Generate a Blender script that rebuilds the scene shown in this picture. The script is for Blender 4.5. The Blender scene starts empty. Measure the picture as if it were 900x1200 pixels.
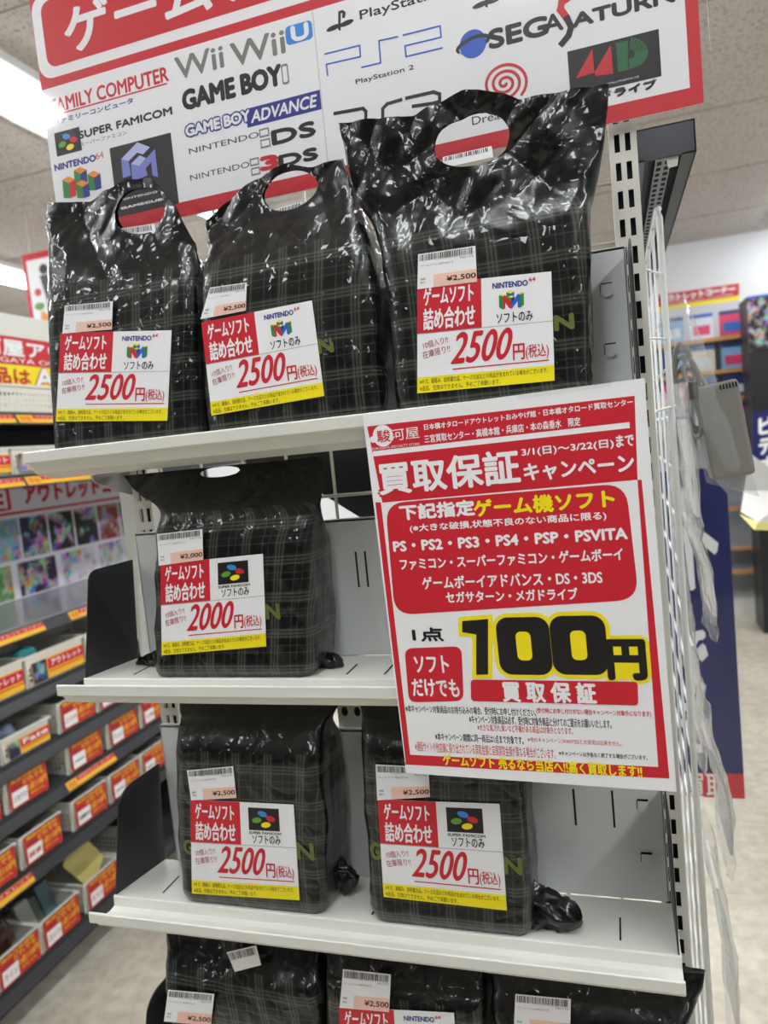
import bpy, bmesh, math, random
from mathutils import Vector, Matrix, noise
random.seed(7)
C = bpy.context.scene.collection

# ------------------------------------------------------------------ camera
CX, CY, CZ, YAW, PITCH, ROLL, FPX = 0.52262, -0.55645, -0.02797, 0.30893, -0.08793, 0.09918, 862.406
_cy, _sy = math.cos(YAW), math.sin(YAW)
FW = Vector((-_sy * math.cos(PITCH), _cy * math.cos(PITCH), math.sin(PITCH)))
_r = Vector((_cy, _sy, 0)); _u = _r.cross(FW)
RT = _r * math.cos(ROLL) - _u * math.sin(ROLL)
UP = _r * math.sin(ROLL) + _u * math.cos(ROLL)
CAM = Vector((CX, CY, CZ))
cd = bpy.data.cameras.new('camera'); cam = bpy.data.objects.new('camera', cd); C.objects.link(cam)
M4 = Matrix((RT, UP, -FW)).transposed().to_4x4(); M4.translation = CAM
cam.matrix_world = M4
cd.sensor_fit = 'VERTICAL'; cd.sensor_height = 36; cd.lens = FPX * 36 / 1200
cd.clip_start = 0.02
cd.dof.use_dof = True; cd.dof.focus_distance = 0.6; cd.dof.aperture_fstop = 7.5
bpy.context.scene.camera = cam


def at(px, py, ax, v):
    """the place point seen at a photo pixel, on the plane X, Y or Z = v"""
    k = FW + RT * ((px - 450) / FPX) + UP * ((600 - py) / FPX)
    i = 'XYZ'.index(ax)
    return CAM + k * ((v - CAM[i]) / k[i])


# ------------------------------------------------------------------ world, exposure
FLOOR, CEIL = -1.42, 1.27
sc = bpy.context.scene
w = bpy.data.worlds.new('world'); sc.world = w; w.use_nodes = True
w.node_tree.nodes['Background'].inputs[0].default_value = (0.95, 0.97, 1, 1)
w.node_tree.nodes['Background'].inputs[1].default_value = 0.55
sc.view_settings.view_transform = 'Standard'; sc.view_settings.look = 'None'
sc.view_settings.exposure = 0.2; sc.view_settings.gamma = 1; sc.view_settings.use_curve_mapping = False
LAMP = 17.0

# ------------------------------------------------------------------ helpers


def lin(c):
    return tuple(((x / 255) / 12.92 if x / 255 <= .04045 else ((x / 255 + .055) / 1.055) ** 2.4) for x in c) + (1,)


MATS = {}


def mat(name, c, rough=.5, metal=0, spec=.5, emit=0, bump=None, coat=0):
    if name in MATS: return MATS[name]
    m = bpy.data.materials.new(name); m.use_nodes = True; MATS[name] = m
    b = m.node_tree.nodes['Principled BSDF']
    b.inputs['Base Color'].default_value = lin(c); b.inputs['Roughness'].default_value = rough
    b.inputs['Metallic'].default_value = metal; b.inputs['Specular IOR Level'].default_value = spec
    b.inputs['Coat Weight'].default_value = coat
    if emit:
        b.inputs['Emission Color'].default_value = lin(c); b.inputs['Emission Strength'].default_value = emit
    if bump:
        N = m.node_tree.nodes; L = m.node_tree.links
        t = N.new('ShaderNodeTexCoord'); n = N.new('ShaderNodeTexNoise'); n.inputs['Scale'].default_value = bump[0]
        bu = N.new('ShaderNodeBump'); bu.inputs['Strength'].default_value = bump[1]; bu.inputs['Distance'].default_value = bump[2]
        L.new(t.outputs['Object'], n.inputs['Vector']); L.new(n.outputs['Fac'], bu.inputs['Height']); L.new(bu.outputs[0], b.inputs['Normal'])
    return m


WHITE = mat('paper_white', (240, 240, 242), .5)
RED = mat('print_red', (205, 32, 48), .45)
DRED = mat('print_dark_red', (170, 25, 40), .45)
YEL = mat('print_yellow', (248, 228, 20), .45)
BLK = mat('print_black', (22, 20, 22), .45)
GREY = mat('print_grey', (128, 126, 122), .45)
NAVY = mat('print_navy', (42, 48, 140), .45)
BLUE = mat('print_blue', (40, 95, 200), .45)
SKY = mat('print_sky_blue', (52, 140, 220), .45)
GREEN = mat('print_green', (40, 135, 60), .45)
DGREEN = mat('print_deep_green', (30, 105, 62), .45)
LGREEN = mat('print_leaf_green', (98, 160, 60), .45)
ORANGE = mat('print_orange', (240, 150, 40), .45)
PINK = mat('print_pink', (246, 200, 182), .5)
LILAC = mat('print_lilac', (128, 136, 212), .45)
PALE = mat('print_pale_lilac', (190, 194, 236), .45)
OLIVE = mat('print_olive', (96, 108, 48), .4)
STEEL = mat('white_painted_steel', (222, 222, 214), .38, bump=(900, .03, .0002))
PANEL = mat('pale_grey_painted_steel', (222, 225, 224), .4)
POST = mat('ivory_painted_steel', (216, 214, 204), .4)
DARK = mat('black_painted_steel', (34, 35, 37), .45)
SLOT = mat('slot_shadow_black', (18, 18, 18), .8)
CHAR = mat('charcoal_steel', (82, 84, 90), .4)
WIRE = mat('white_coated_wire', (226, 228, 226), .3)
IVORYP = mat('ivory_plastic', (226, 224, 214), .45)
GALV = mat('galvanised_steel', (190, 192, 190), .3, metal=.7)


def nodes_of(name):
    m = bpy.data.materials.new(name); m.use_nodes = True; MATS[name] = m
    return m, m.node_tree.nodes, m.node_tree.links, m.node_tree.nodes['Principled BSDF']


def math_node(N, L, op, a, b=None):
    n = N.new('ShaderNodeMath'); n.operation = op
    for i, x in enumerate((a, b)):
        if x is None: continue
        if isinstance(x, (int, float)): n.inputs[i].default_value = x
        else: L.new(x, n.inputs[i])
    return n.outputs[0]


def film_material():
    """glossy black carrier film with a printed tartan on the lower part (UV in metres)"""
    m, N, L, b = nodes_of('black_tartan_film')
    uv = N.new('ShaderNodeUVMap'); sep = N.new('ShaderNodeSeparateXYZ'); L.new(uv.outputs[0], sep.inputs[0])

    def stripes(axis, period, off):
        x = math_node(N, L, 'ADD', sep.outputs[axis], off)
        t = math_node(N, L, 'FRACT', math_node(N, L, 'DIVIDE', x, period))
        tot = None
        for c, wd, s in ((.29, .028, 1), (.385, .028, .9), (.48, .028, 1), (.86, .018, .6), (.05, .018, .45)):
            d = math_node(N, L, 'ABSOLUTE', math_node(N, L, 'SUBTRACT', t, c))
            k = math_node(N, L, 'MULTIPLY', math_node(N, L, 'LESS_THAN', d, wd), s)
            tot = k if tot is None else math_node(N, L, 'ADD', tot, k)
        d = math_node(N, L, 'ABSOLUTE', math_node(N, L, 'SUBTRACT', t, .385))
        band = math_node(N, L, 'MULTIPLY', math_node(N, L, 'LESS_THAN', d, .17), .13)
        return math_node(N, L, 'ADD', tot, band)
    s = math_node(N, L, 'ADD', stripes(0, .0335, .013), stripes(1, .0335, .004))
    s = math_node(N, L, 'MULTIPLY', s, math_node(N, L, 'LESS_THAN', sep.outputs[1], .158))
    s = math_node(N, L, 'MULTIPLY', s, .55)
    s = math_node(N, L, 'MINIMUM', s, 1.0)
    mix = N.new('ShaderNodeMix'); mix.data_type = 'RGBA'
    L.new(s, mix.inputs['Factor']); mix.inputs['A'].default_value = lin((11, 12, 13)); mix.inputs['B'].default_value = lin((74, 79, 71))
    L.new(mix.outputs['Result'], b.inputs['Base Color'])
    tc = N.new('ShaderNodeTexCoord')
    n1 = N.new('ShaderNodeTexNoise'); n1.inputs['Scale'].default_value = 24; n1.inputs['Detail'].default_value = 2.5; n1.inputs['Distortion'].default_value = .5
    L.new(tc.outputs['Object'], n1.inputs['Vector'])
    vo = N.new('ShaderNodeTexVoronoi'); vo.feature = 'DISTANCE_TO_EDGE'; vo.inputs['Scale'].default_value = 42
    nv = N.new('ShaderNodeMix'); nv.data_type = 'VECTOR'; nv.inputs['Factor'].default_value = .06
    L.new(tc.outputs['Object'], nv.inputs['A']); L.new(n1.outputs['Color'], nv.inputs['B']); L.new(nv.outputs['Result'], vo.inputs['Vector'])
    b1 = N.new('ShaderNodeBump'); b1.inputs['Strength'].default_value = .34; b1.inputs['Distance'].default_value = .006
    L.new(n1.outputs['Fac'], b1.inputs['Height'])
    b2 = N.new('ShaderNodeBump'); b2.inputs['Strength'].default_value = .6; b2.inputs['Distance'].default_value = .006
    L.new(vo.outputs['Distance'], b2.inputs['Height']); L.new(b1.outputs[0], b2.inputs['Normal'])
    L.new(b1.outputs[0], b.inputs['Normal'])
    b.inputs['Roughness'].default_value = .3; b.inputs['Specular IOR Level'].default_value = .3
    b.inputs['Coat Weight'].default_value = .6; b.inputs['Coat Roughness'].default_value = .09
    L.new(b2.outputs[0], b.inputs['Coat Normal'])
    return m


FILM = film_material()


def clear_material(name, haze, rough, tint=(235, 238, 240), bump=None):
    m, N, L, b = nodes_of(name)
    N.remove(b); out = N['Material Output']
    tr = N.new('ShaderNodeBsdfTransparent'); gl = N.new('ShaderNodeBsdfGlossy'); gl.inputs['Roughness'].default_value = rough
    df = N.new('ShaderNodeBsdfDiffuse'); df.inputs[0].default_value = lin(tint)
    fr = N.new('ShaderNodeLayerWeight'); fr.inputs[0].default_value = .5
    frn = math_node(N, L, 'ADD', math_node(N, L, 'MULTIPLY', math_node(N, L, 'POWER', fr.outputs['Facing'], 5.0), .9), .03)
    m1 = N.new('ShaderNodeMixShader'); m1.inputs[0].default_value = haze
    L.new(tr.outputs[0], m1.inputs[1]); L.new(df.outputs[0], m1.inputs[2])
    m2 = N.new('ShaderNodeMixShader'); L.new(frn, m2.inputs[0]); L.new(m1.outputs[0], m2.inputs[1]); L.new(gl.outputs[0], m2.inputs[2])
    L.new(m2.outputs[0], out.inputs[0])
    if bump:
        tc = N.new('ShaderNodeTexCoord'); n = N.new('ShaderNodeTexNoise'); n.inputs['Scale'].default_value = bump[0]; n.inputs['Detail'].default_value = 3
        bu = N.new('ShaderNodeBump'); bu.inputs['Strength'].default_value = bump[1]; bu.inputs['Distance'].default_value = bump[2]
        L.new(tc.outputs['Object'], n.inputs['Vector']); L.new(n.outputs['Fac'], bu.inputs['Height'])
        L.new(bu.outputs[0], gl.inputs['Normal']); L.new(bu.outputs[0], fr.inputs['Normal'])
    return m


SLEEVE = clear_material('clear_sleeve_film', .006, .045)
CRINKLE = clear_material('crinkled_clear_film', .13, .1, bump=(30, .6, .01))


def speckle_material(name, c1, c2, scale, lo, hi, rough, big=None):
    m, N, L, b = nodes_of(name)
    tc = N.new('ShaderNodeTexCoord'); n = N.new('ShaderNodeTexNoise'); n.inputs['Scale'].default_value = scale; n.inputs['Detail'].default_value = 4
    L.new(tc.outputs['Object'], n.inputs['Vector'])
    r = N.new('ShaderNodeValToRGB'); r.color_ramp.elements[0].position = lo; r.color_ramp.elements[1].position = hi
    r.color_ramp.elements[0].color = lin(c1); r.color_ramp.elements[1].color = lin(c2)
    L.new(n.outputs['Fac'], r.inputs[0]); L.new(r.outputs[0], b.inputs['Base Color'])
    if big:
        n2 = N.new('ShaderNodeTexNoise'); n2.inputs['Scale'].default_value = big; n2.inputs['Detail'].default_value = 5
        L.new(tc.outputs['Object'], n2.inputs['Vector'])
        mx = N.new('ShaderNodeMix'); mx.data_type = 'RGBA'; mx.blend_type = 'MULTIPLY'; mx.inputs['Factor'].default_value = .5
        r2 = N.new('ShaderNodeValToRGB'); r2.color_ramp.elements[0].position = .3; r2.color_ramp.elements[1].position = .7
        r2.color_ramp.elements[0].color = (.6, .58, .54, 1); r2.color_ramp.elements[1].color = (1, 1, 1, 1)
        L.new(n2.outputs['Fac'], r2.inputs[0]); L.new(r.outputs[0], mx.inputs['A']); L.new(r2.outputs[0], mx.inputs['B'])
        L.new(mx.outputs['Result'], b.inputs['Base Color'])
    b.inputs['Roughness'].default_value = rough
    return m


CEILM = speckle_material('rock_wool_ceiling', (138, 128, 122), (204, 197, 191), 95, .32, .47, .9)
FLOORM = speckle_material('worn_vinyl_floor', (196, 188, 170), (222, 216, 202), 30, .3, .7, .45, big=4)
WALLM = mat('white_wall_paint', (232, 233, 236), .7)


def art_material(name, dark, seed, scale=60):
    """a loose patchwork of printed colour"""
    m, N, L, b = nodes_of(name)
    tc = N.new('ShaderNodeTexCoord'); mp = N.new('ShaderNodeMapping'); mp.inputs['Location'].default_value = (seed, seed * 1.7, seed * .3)
    L.new(tc.outputs['Object'], mp.inputs[0])
    v = N.new('ShaderNodeTexNoise'); v.inputs['Scale'].default_value = scale * .5; v.inputs['Detail'].default_value = 3; L.new(mp.outputs[0], v.inputs['Vector'])
    h = N.new('ShaderNodeHueSaturation'); h.inputs['Saturation'].default_value = 2.2; h.inputs['Value'].default_value = 1.0; L.new(v.outputs['Color'], h.inputs['Color'])
    n = N.new('ShaderNodeTexNoise'); n.inputs['Scale'].default_value = scale * .35; L.new(mp.outputs[0], n.inputs['Vector'])
    r = N.new('ShaderNodeValToRGB'); r.color_ramp.elements[0].position = .45; r.color_ramp.elements[1].position = .6
    L.new(n.outputs['Fac'], r.inputs[0])
    mx = N.new('ShaderNodeMix'); mx.data_type = 'RGBA'; L.new(r.outputs[0], mx.inputs['Factor'])
    mx.inputs['A'].default_value = lin(dark); L.new(h.outputs[0], mx.inputs['B'])
    L.new(mx.outputs['Result'], b.inputs['Base Color']); b.inputs['Roughness'].default_value = .4
    return m


ARTS = [art_material('artwork_print_%s' % n, c, s) for n, c, s in
        (('navy', (28, 34, 66), 1), ('black', (22, 20, 28), 2), ('teal', (120, 170, 190), 3), ('violet', (52, 30, 70), 4), ('pale', (220, 215, 222), 5), ('brick', (150, 50, 40), 6), ('green', (90, 150, 80), 8))]


class MB:
    def __init__(s): s.v = []; s.f = []; s.m = []; s.uv = None

    def add(s, vs, fs, mi=0):
        o = len(s.v); s.v += [tuple(v) for v in vs]; s.f += [tuple(i + o for i in f) for f in fs]; s.m += [mi] * len(fs); return s

    def box(s, x0, y0, z0, x1, y1, z1, mi=0):
        return s.add([(x0, y0, z0), (x1, y0, z0), (x1, y1, z0), (x0, y1, z0), (x0, y0, z1), (x1, y0, z1), (x1, y1, z1), (x0, y1, z1)],
                     [(0, 3, 2, 1), (4, 5, 6, 7), (0, 1, 5, 4), (1, 2, 6, 5), (2, 3, 7, 6), (3, 0, 4, 7)], mi)

    def prism(s, poly, axis, a, b, mi=0):
        """poly in the two remaining axes, extruded along axis from a to b"""
        n = len(poly)

        def P(q, t): return {'X': (t, q[0], q[1]), 'Y': (q[0], t, q[1]), 'Z': (q[0], q[1], t)}[axis]
        vs = [P(q, a) for q in poly] + [P(q, b) for q in poly]
        fs = [tuple(range(n - 1, -1, -1)), tuple(range(n, 2 * n))] + [(i, (i + 1) % n, n + (i + 1) % n, n + i) for i in range(n)]
        return s.add(vs, fs, mi)

    def tube(s, pts, r, n=8, mi=0, closed=False):
        pts = [Vector(p) for p in pts]; vs = []; fs = []
        ref = Vector((.31, .57, .76)); k = len(pts)
        for i, p in enumerate(pts):
            d = (pts[min(i + 1, k - 1)] - pts[max(i - 1, 0)]).normalized()
            a = d.cross(ref).normalized(); b = d.cross(a)
            for j in range(n):
                t = 2 * math.pi * j / n; vs.append(p + (a * math.cos(t) + b * math.sin(t)) * r)
        for i in range(k - 1):
            for j in range(n): fs.append((i * n + j, i * n + (j + 1) % n, (i + 1) * n + (j + 1) % n, (i + 1) * n + j))
        fs += [tuple(range(n - 1, -1, -1)), tuple(range((k - 1) * n, k * n))]
        return s.add(vs, fs, mi)

    def build(s, name, mats, parent=None, smooth=False, bevel=0):
        me = bpy.data.meshes.new(name); me.from_pydata(s.v, [], s.f)
        for m in (mats if isinstance(mats, (list, tuple)) else [mats]): me.materials.append(m)
        me.polygons.foreach_set('material_index', s.m)
        if smooth: me.polygons.foreach_set('use_smooth', [True] * len(s.f))
        if s.uv:
            l = me.uv_layers.new(name='UVMap')
            for p in me.polygons:
                for li, vi in zip(p.loop_indices, p.vertices): l.data[li].uv = s.uv[vi]
        o = bpy.data.objects.new(name, me); C.objects.link(o)
        if parent: hang(o, parent)
        if bevel:
            b = o.modifiers.new('bevel', 'BEVEL'); b.width = bevel; b.segments = 2; b.limit_method = 'ANGLE'
        return o


def hang(o, parent):
    o.parent = parent
    p = parent; off = Matrix.Identity(4)
    chain = []
    while p: chain.append(p); p = p.parent
    for p in reversed(chain): off = off @ p.matrix_basis
    o.matrix_basis = off.inverted()


def thing(name, label, cat, loc=(0, 0, 0), group=None):
    o = bpy.data.objects.new(name, None); o.empty_display_size = .02; C.objects.link(o); o.location = loc
    return tag(o, label, cat, group)


def tag(o, label, cat, group=None):
    o['label'] = label; o['category'] = cat
    if group: o['group'] = group
    return o


def struct(o): o['kind'] = 'structure'; return o


_tc = {}


def text2d(s):
    if s not in _tc:
        c = bpy.data.curves.new('lettering', 'FONT'); c.body = s; c.resolution_u = 5 if len(s) < 7 else 3 if len(s) < 20 else 2
        o = bpy.data.objects.new('lettering', c); me = bpy.data.meshes.new_from_object(o)
        vs = [(v.co.x, v.co.y) for v in me.vertices]; fs = [tuple(p.vertices) for p in me.polygons]
        bpy.data.objects.remove(o); bpy.data.curves.remove(c); bpy.data.meshes.remove(me)
        x0 = min(v[0] for v in vs); x1 = max(v[0] for v in vs); y0 = min(v[1] for v in vs); y1 = max(v[1] for v in vs)
        _tc[s] = ([((x - x0) / (x1 - x0), 1 - (y - y0) / (y1 - y0)) for x, y in vs], fs)
    return _tc[s]


class Sheet:
    """a thin printed sheet: u right 0..1, v down 0..1 over a quad of four corners (TL, TR, BR, BL)"""

    def __init__(s, TL, TR, BR, BL, thick=.0003, base=WHITE, step=.00012, bow=0, back=True, n=1, shape=None):
        s.q = [Vector(p) for p in (TL, TR, BR, BL)]
        s.W = ((s.q[1] - s.q[0]).length + (s.q[2] - s.q[3]).length) / 2; s.H = ((s.q[3] - s.q[0]).length + (s.q[2] - s.q[1]).length) / 2
        s.n = (s.q[1] - s.q[0]).cross(s.q[0] - s.q[3]).normalized()   # towards the reader
        s.k = 0; s.bow = bow; s.mb = MB(); s.mats = []; s.step = step
        if shape is None:
            k = 1 if not bow else 10
            for i in range(k):
                a, b = i / k, (i + 1) / k
                s.mb.add([s.P(0, a, 0), s.P(1, a, 0), s.P(1, b, 0), s.P(0, b, 0), s.P(0, a, -thick), s.P(1, a, -thick), s.P(1, b, -thick), s.P(0, b, -thick)],
                         [(3, 2, 1, 0), (4, 5, 6, 7), (0, 1, 5, 4), (1, 2, 6, 5), (2, 3, 7, 6), (3, 0, 4, 7)], s.mi(base))
        else:
            m = len(shape)
            s.mb.add([s.P(u, v, 0) for u, v in shape] + [s.P(u, v, -thick) for u, v in shape],
                     [tuple(range(m - 1, -1, -1)), tuple(range(m, 2 * m))] + [(i, (i + 1) % m, m + (i + 1) % m, m + i) for i in range(m)], s.mi(base))

    def mi(s, m):
        if m not in s.mats: s.mats.append(m)
        return s.mats.index(m)

    def P(s, u, v, w):
        a = s.q[0].lerp(s.q[1], u); b = s.q[3].lerp(s.q[2], u)
        return a.lerp(b, v) + s.n * (w + s.bow * math.sin(math.pi * max(0, min(1, v))))

    def inv(s, px, py):
        """u, v of a photo pixel on this sheet"""
        k = FW + RT * ((px - 450) / FPX) + UP * ((600 - py) / FPX)
        u = v = .5
        for _ in range(6):
            p = s.P(u, v, 0); d = s.n.dot(k); h = CAM + k * (s.n.dot(p - CAM) / d)
            e = h - p
            du = (s.P(u + .01, v, 0) - p) / .01; dv = (s.P(u, v + .01, 0) - p) / .01
            a, b, c = du.dot(du), du.dot(dv), dv.dot(dv); x, y = e.dot(du), e.dot(dv); det = a * c - b * b
            u += (c * x - b * y) / det; v += (a * y - b * x) / det
        return u, v

    def poly(s, pts, m, lay=1):
        s.k += 1; w = lay * s.step + (s.k % 30) * 2e-6
        s.mb.add([s.P(u, v, w) for u, v in pts], [tuple(range(len(pts)))], s.mi(m))

    def rect(s, u0, v0, u1, v1, m, lay=1):
        k = 1 if not s.bow else max(1, int(abs(v1 - v0) * 20))
        for i in range(k):
            a = v0 + (v1 - v0) * i / k; b = v0 + (v1 - v0) * (i + 1) / k
            s.poly([(u0, b), (u1, b), (u1, a), (u0, a)], m, lay)

    def ell(s, cu, cv, ru, rv, m, lay=1, rot=0, n=24, a0=0, a1=2 * math.pi):
        pts = []
        for i in range(n if a1 - a0 > 6.28 else n + 1):
            t = a0 + (a1 - a0) * i / n; x, y = ru * s.W * math.cos(t), rv * s.H * math.sin(t)
            pts.append((cu + (x * math.cos(rot) - y * math.sin(rot)) / s.W, cv - (x * math.sin(rot) + y * math.cos(rot)) / s.H))
        s.poly(pts, m, lay)

    def rrect(s, u0, v0, u1, v1, r, m, lay=1):
        ru, rv = r / s.W, r / s.H; pts = []
        for cu, cv, a in ((u1 - ru, v0 + rv, 0), (u0 + ru, v0 + rv, 90), (u0 + ru, v1 - rv, 180), (u1 - ru, v1 - rv, 270)):
            for i in range(7):
                t = math.radians(a + 15 * i); pts.append((cu + ru * math.cos(t), cv - rv * math.sin(t)))
        s.poly(pts, m, lay)

    def line(s, pts, wd, m, lay=1):
        """stroke of width wd metres through u,v points"""
        P = [Vector((u * s.W, v * s.H)) for u, v in pts]
        for i, (a, b) in enumerate(zip(P, P[1:])):
            d = (b - a).normalized(); nn = Vector((-d.y, d.x)) * wd / 2; a = a - d * wd * .35; b = b + d * wd * .35
            s.poly([(q.x / s.W, q.y / s.H) for q in (a + nn, b + nn, b - nn, a - nn)][::-1], m, lay)

    def text(s, t, u0, v0, u1, v1, m, lay=2, bold=0, shear=0, rot=0, n8=False):
        vs, fs = text2d(t)
        du, dv = bold / s.W, bold / s.H
        offs = [(0, 0)] if not bold else [(du, 0), (-du, 0), (0, dv), (0, -dv)]
        if n8: offs += [(du * .7 * a, dv * .7 * b) for a in (-1, 1) for b in (-1, 1)]
        cu, cv = (u0 + u1) / 2, (v0 + v1) / 2
        for ki, (ou, ov) in enumerate(offs):
            P = []
            for x, y in vs:
                uu = u0 + x * (u1 - u0); vv = v0 + y * (v1 - v0)
                uu += shear * (.5 - y) * (v1 - v0) * s.H / s.W
                if rot:
                    X, Y = (uu - cu) * s.W, (vv - cv) * s.H
                    uu = cu + (X * math.cos(rot) + Y * math.sin(rot)) / s.W; vv = cv + (-X * math.sin(rot) + Y * math.cos(rot)) / s.H
                P.append(s.P(uu + ou, vv + ov, lay * s.step + ki * 7e-6))
            s.mb.add(P, fs, s.mi(m))

    def ptext(s, t, bl, tr, m, lay=2, **k):
        """text filling the box between two photo pixels: bottom-left and top-right"""
        a, b = s.inv(*bl), s.inv(*tr)
        s.text(t, a[0], b[1], b[0], a[1], m, lay, **k)

    def prect(s, bl, tr, m, lay=1):
        a, b = s.inv(*bl), s.inv(*tr); s.rect(a[0], b[1], b[0], a[1], m, lay)

    def build(s, name, parent=None): return s.mb.build(name, s.mats, parent)


# logos in a unit box (x right, y down) placed at u0,v0,u1,v1
def block_n_logo(s, u0, v0, u1, v1, lay=2):
    def q(pts, m, l=0): s.poly([(u0 + x * (u1 - u0), v0 + y * (v1 - v0)) for x, y in pts][::-1], m, lay + l)
    q([(.30, .10), (.42, .03), (.42, .6), (.30, .55)], GREEN); q([(.42, .03), (.62, .12), (.62, .5), (.42, .6)], BLUE)
    q([(.0, .22), (.16, .29), (.16, .98), (.0, .85)], GREEN)
    q([(.16, .29), (.25, .24), (.5, .62), (.5, .98), (.40, .93), (.25, .62), (.25, .93), (.16, .98)], RED)
    q([(.36, .36), (.5, .42), (.5, .66), (.36, .46)], GREEN, 1)
    q([(.5, .42), (.64, .36), (.64, .62), (.5, .98)], NAVY)
    q([(.5, .75), (.76, .24), (.84, .29), (.84, .98), (.75, .93), (.75, .62), (.5, 1)], BLUE)
    q([(.84, .29), (1, .22), (1, .85), (.84, .98)], GREEN)
    q([(0, .22), (.09, .17), (.25, .24), (.16, .29)], YEL, 1); q([(.75, .24), (.91, .17), (1, .22), (.84, .29)], YEL, 1)
    q([(.30, .10), (.46, .02), (.62, .11), (.47, .19)], YEL, 1); q([(.36, .36), (.5, .3), (.64, .36), (.5, .42)], YEL, 1)


def four_dot_logo(s, u0, v0, u1, v1, lay=2):
    s.rect(u0, v0, u1, v1, BLK, lay)
    W, H = u1 - u0, v1 - v0
    for x, y, m in ((.46, .26, SKY), (.72, .46, RED), (.56, .74, YEL), (.27, .55, LGREEN)):
        s.ell(u0 + x * W, v0 + y * H, .155 * W, .125 * H, m, lay + 1, rot=math.radians(-14 if m in (SKY, RED) else 8))


# ------------------------------------------------------------------ setting
o = MB().box(-6, -4, FLOOR - .05, 6, 9, FLOOR).build('floor', FLOORM); struct(o)
o = MB().box(-6, -4, CEIL, 6, 9, CEIL + .05).build('ceiling', CEILM); struct(o)
YW = 5.6
o = MB().box(-6, YW, FLOOR, 6, YW + .1, CEIL).build('wall_back', WALLM); struct(o)
o = MB().box(-6, -4, FLOOR, -5.9, YW, CEIL).build('wall_left', WALLM); struct(o)
o = MB().box(-6, -4.1, FLOOR, 6, -4, CEIL).build('wall_front', mat('dim_wall_paint', (196, 194, 192), .8)); struct(o)
o = MB().box(5.9, -4, FLOOR, 6, YW, CEIL).build('wall_right', WALLM); struct(o)
o = MB().box(-5.9, -3.999, FLOOR, 5.9, -3.96, .5).build('trim_2', mat('dark_dado_board', (62, 58, 56), .7)); struct(o)  # added dark board behind the camera, keeps the bag film's reflections dark
# joints of the ceiling boards
k = 0
mb = MB()
for y in [-.6 + .91 * i for i in range(8)]: mb.box(-5.9, y, CEIL - .002, 5.9, y + .006, CEIL - .0002)
o = mb.build('trim_1', mat('ceiling_joint', (150, 142, 136), .9)); struct(o)

# ceiling lights: long tubes running down the shop
EMIT = mat('lit_tube_diffuser', (248, 252, 255), .5, emit=LAMP)
HOUS = mat('lamp_housing_white', (235, 235, 235), .5)
XL = at(20, 115, 'Z', CEIL - .03).x
lamps = []
for xi, x in enumerate((XL - 1.65, XL, XL + 1.65, XL + 3.1)):
    for yi, y in enumerate((-2.9, -1.5, -.1, 1.3, 2.7, 4.1)):
        if y < -2 and xi in (1, 2): continue
        if x > XL + 1 and y > 2 and x < XL + 2: continue
        nm = {0: 'far left', 1: 'left aisle', 2: 'middle', 3: 'right'}[xi]
        t = thing('ceiling_light', 'white fluorescent ceiling light of the %s row' % nm, 'ceiling light', (x, y, CEIL), 'fluorescent lights of the %s row' % nm)
        MB().box(x - .14, y, CEIL - .03, x + .14, y + 1.26, CEIL - .0005).build('housing', HOUS, t, bevel=.004)
        mb = MB()
        sec = [(-.085, 0), (-.07, -.03), (-.035, -.045), (.035, -.045), (.07, -.03), (.085, 0)]
        mb.prism([(x + a, CEIL - .0302 + b) for a, b in sec], 'Y', y + .015, y + 1.245)
        mb.build('diffuser', EMIT, t)

# ------------------------------------------------------------------ the end rack
Z1, Z2, Z3, Z4 = 0.0, -.22291, -.45356, -.686
SH, D, Y1, WID = -.006, .1136, .0374, .54684
rack = thing('display_rack', 'ivory slotted end rack holding black plaid bags on white shelves', 'display rack', (.29, .13, FLOOR))


def slotted_post(x0, x1, y0, ztop, cols, zslot):
    """front face with true slot openings"""
    mb = MB(); dep = .02; t = .0015
    xs = [x0] + sum([[c - .0021, c + .0021] for c in cols], []) + [x1]
    zs = [FLOOR]; z = zslot
    while z > FLOOR + .06: z -= .02282
    sl = []
    while z < ztop - .016: sl.append((z, z + .0145)); z += .02282
    for i in range(len(xs) - 1):
        if i % 2 == 0: mb.box(xs[i], y0, FLOOR, xs[i + 1], y0 + t, ztop)
        else:
            p = FLOOR
            for a, b in sl:
                mb.box(xs[i], y0, p, xs[i + 1], y0 + t, a); p = b
            mb.box(xs[i], y0, p, xs[i + 1], y0 + t, ztop)
    mb.box(x0, y0 + t, FLOOR, x0 + t, y0 + dep, ztop); mb.box(x1 - t, y0 + t, FLOOR, x1, y0 + dep, ztop)
    return mb


for x0, x1 in ((.0335, .0505), (.538, .5545)): MB().box(x0, D + .006, FLOOR + .01, x1, D + .008, .298).build('upright_core', SLOT, rack)  # black strips inside the posts paint the shade behind the slots
slotted_post(.0294, .0516, D, .30, (.0376, .0466), .1) .build('upright', POST, rack)
slotted_post(.5360, .5577, D, .30, (.5421, .5506), .2021 - .0073 - .02282 * 3).build('upright', POST, rack)
MB().box(.237, D + .004, FLOOR, .2663, D + .02, -.16).build('centre_strip', POST, rack)
mb = MB()
for z in (-.242, -.258, -.276, -.29):
    for x in (.245, .2585):
        mb.add([(x + .0035 * math.cos(a * math.pi / 6), D + .0035, z + .005 * math.sin(a * math.pi / 6)) for a in range(12)], [tuple(range(12))])
mb.build('centre_strip_holes', SLOT, rack)
# white side sheet beyond the left upright
MB().box(.0125, D + .001, Z2 - .026, .0292, D + .0025, -.012).build('side_sheet', STEEL, rack)
MB().box(.03, D + .001, FLOOR, .55, D + .019, FLOOR + .09).build('foot_plate', POST, rack)


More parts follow.
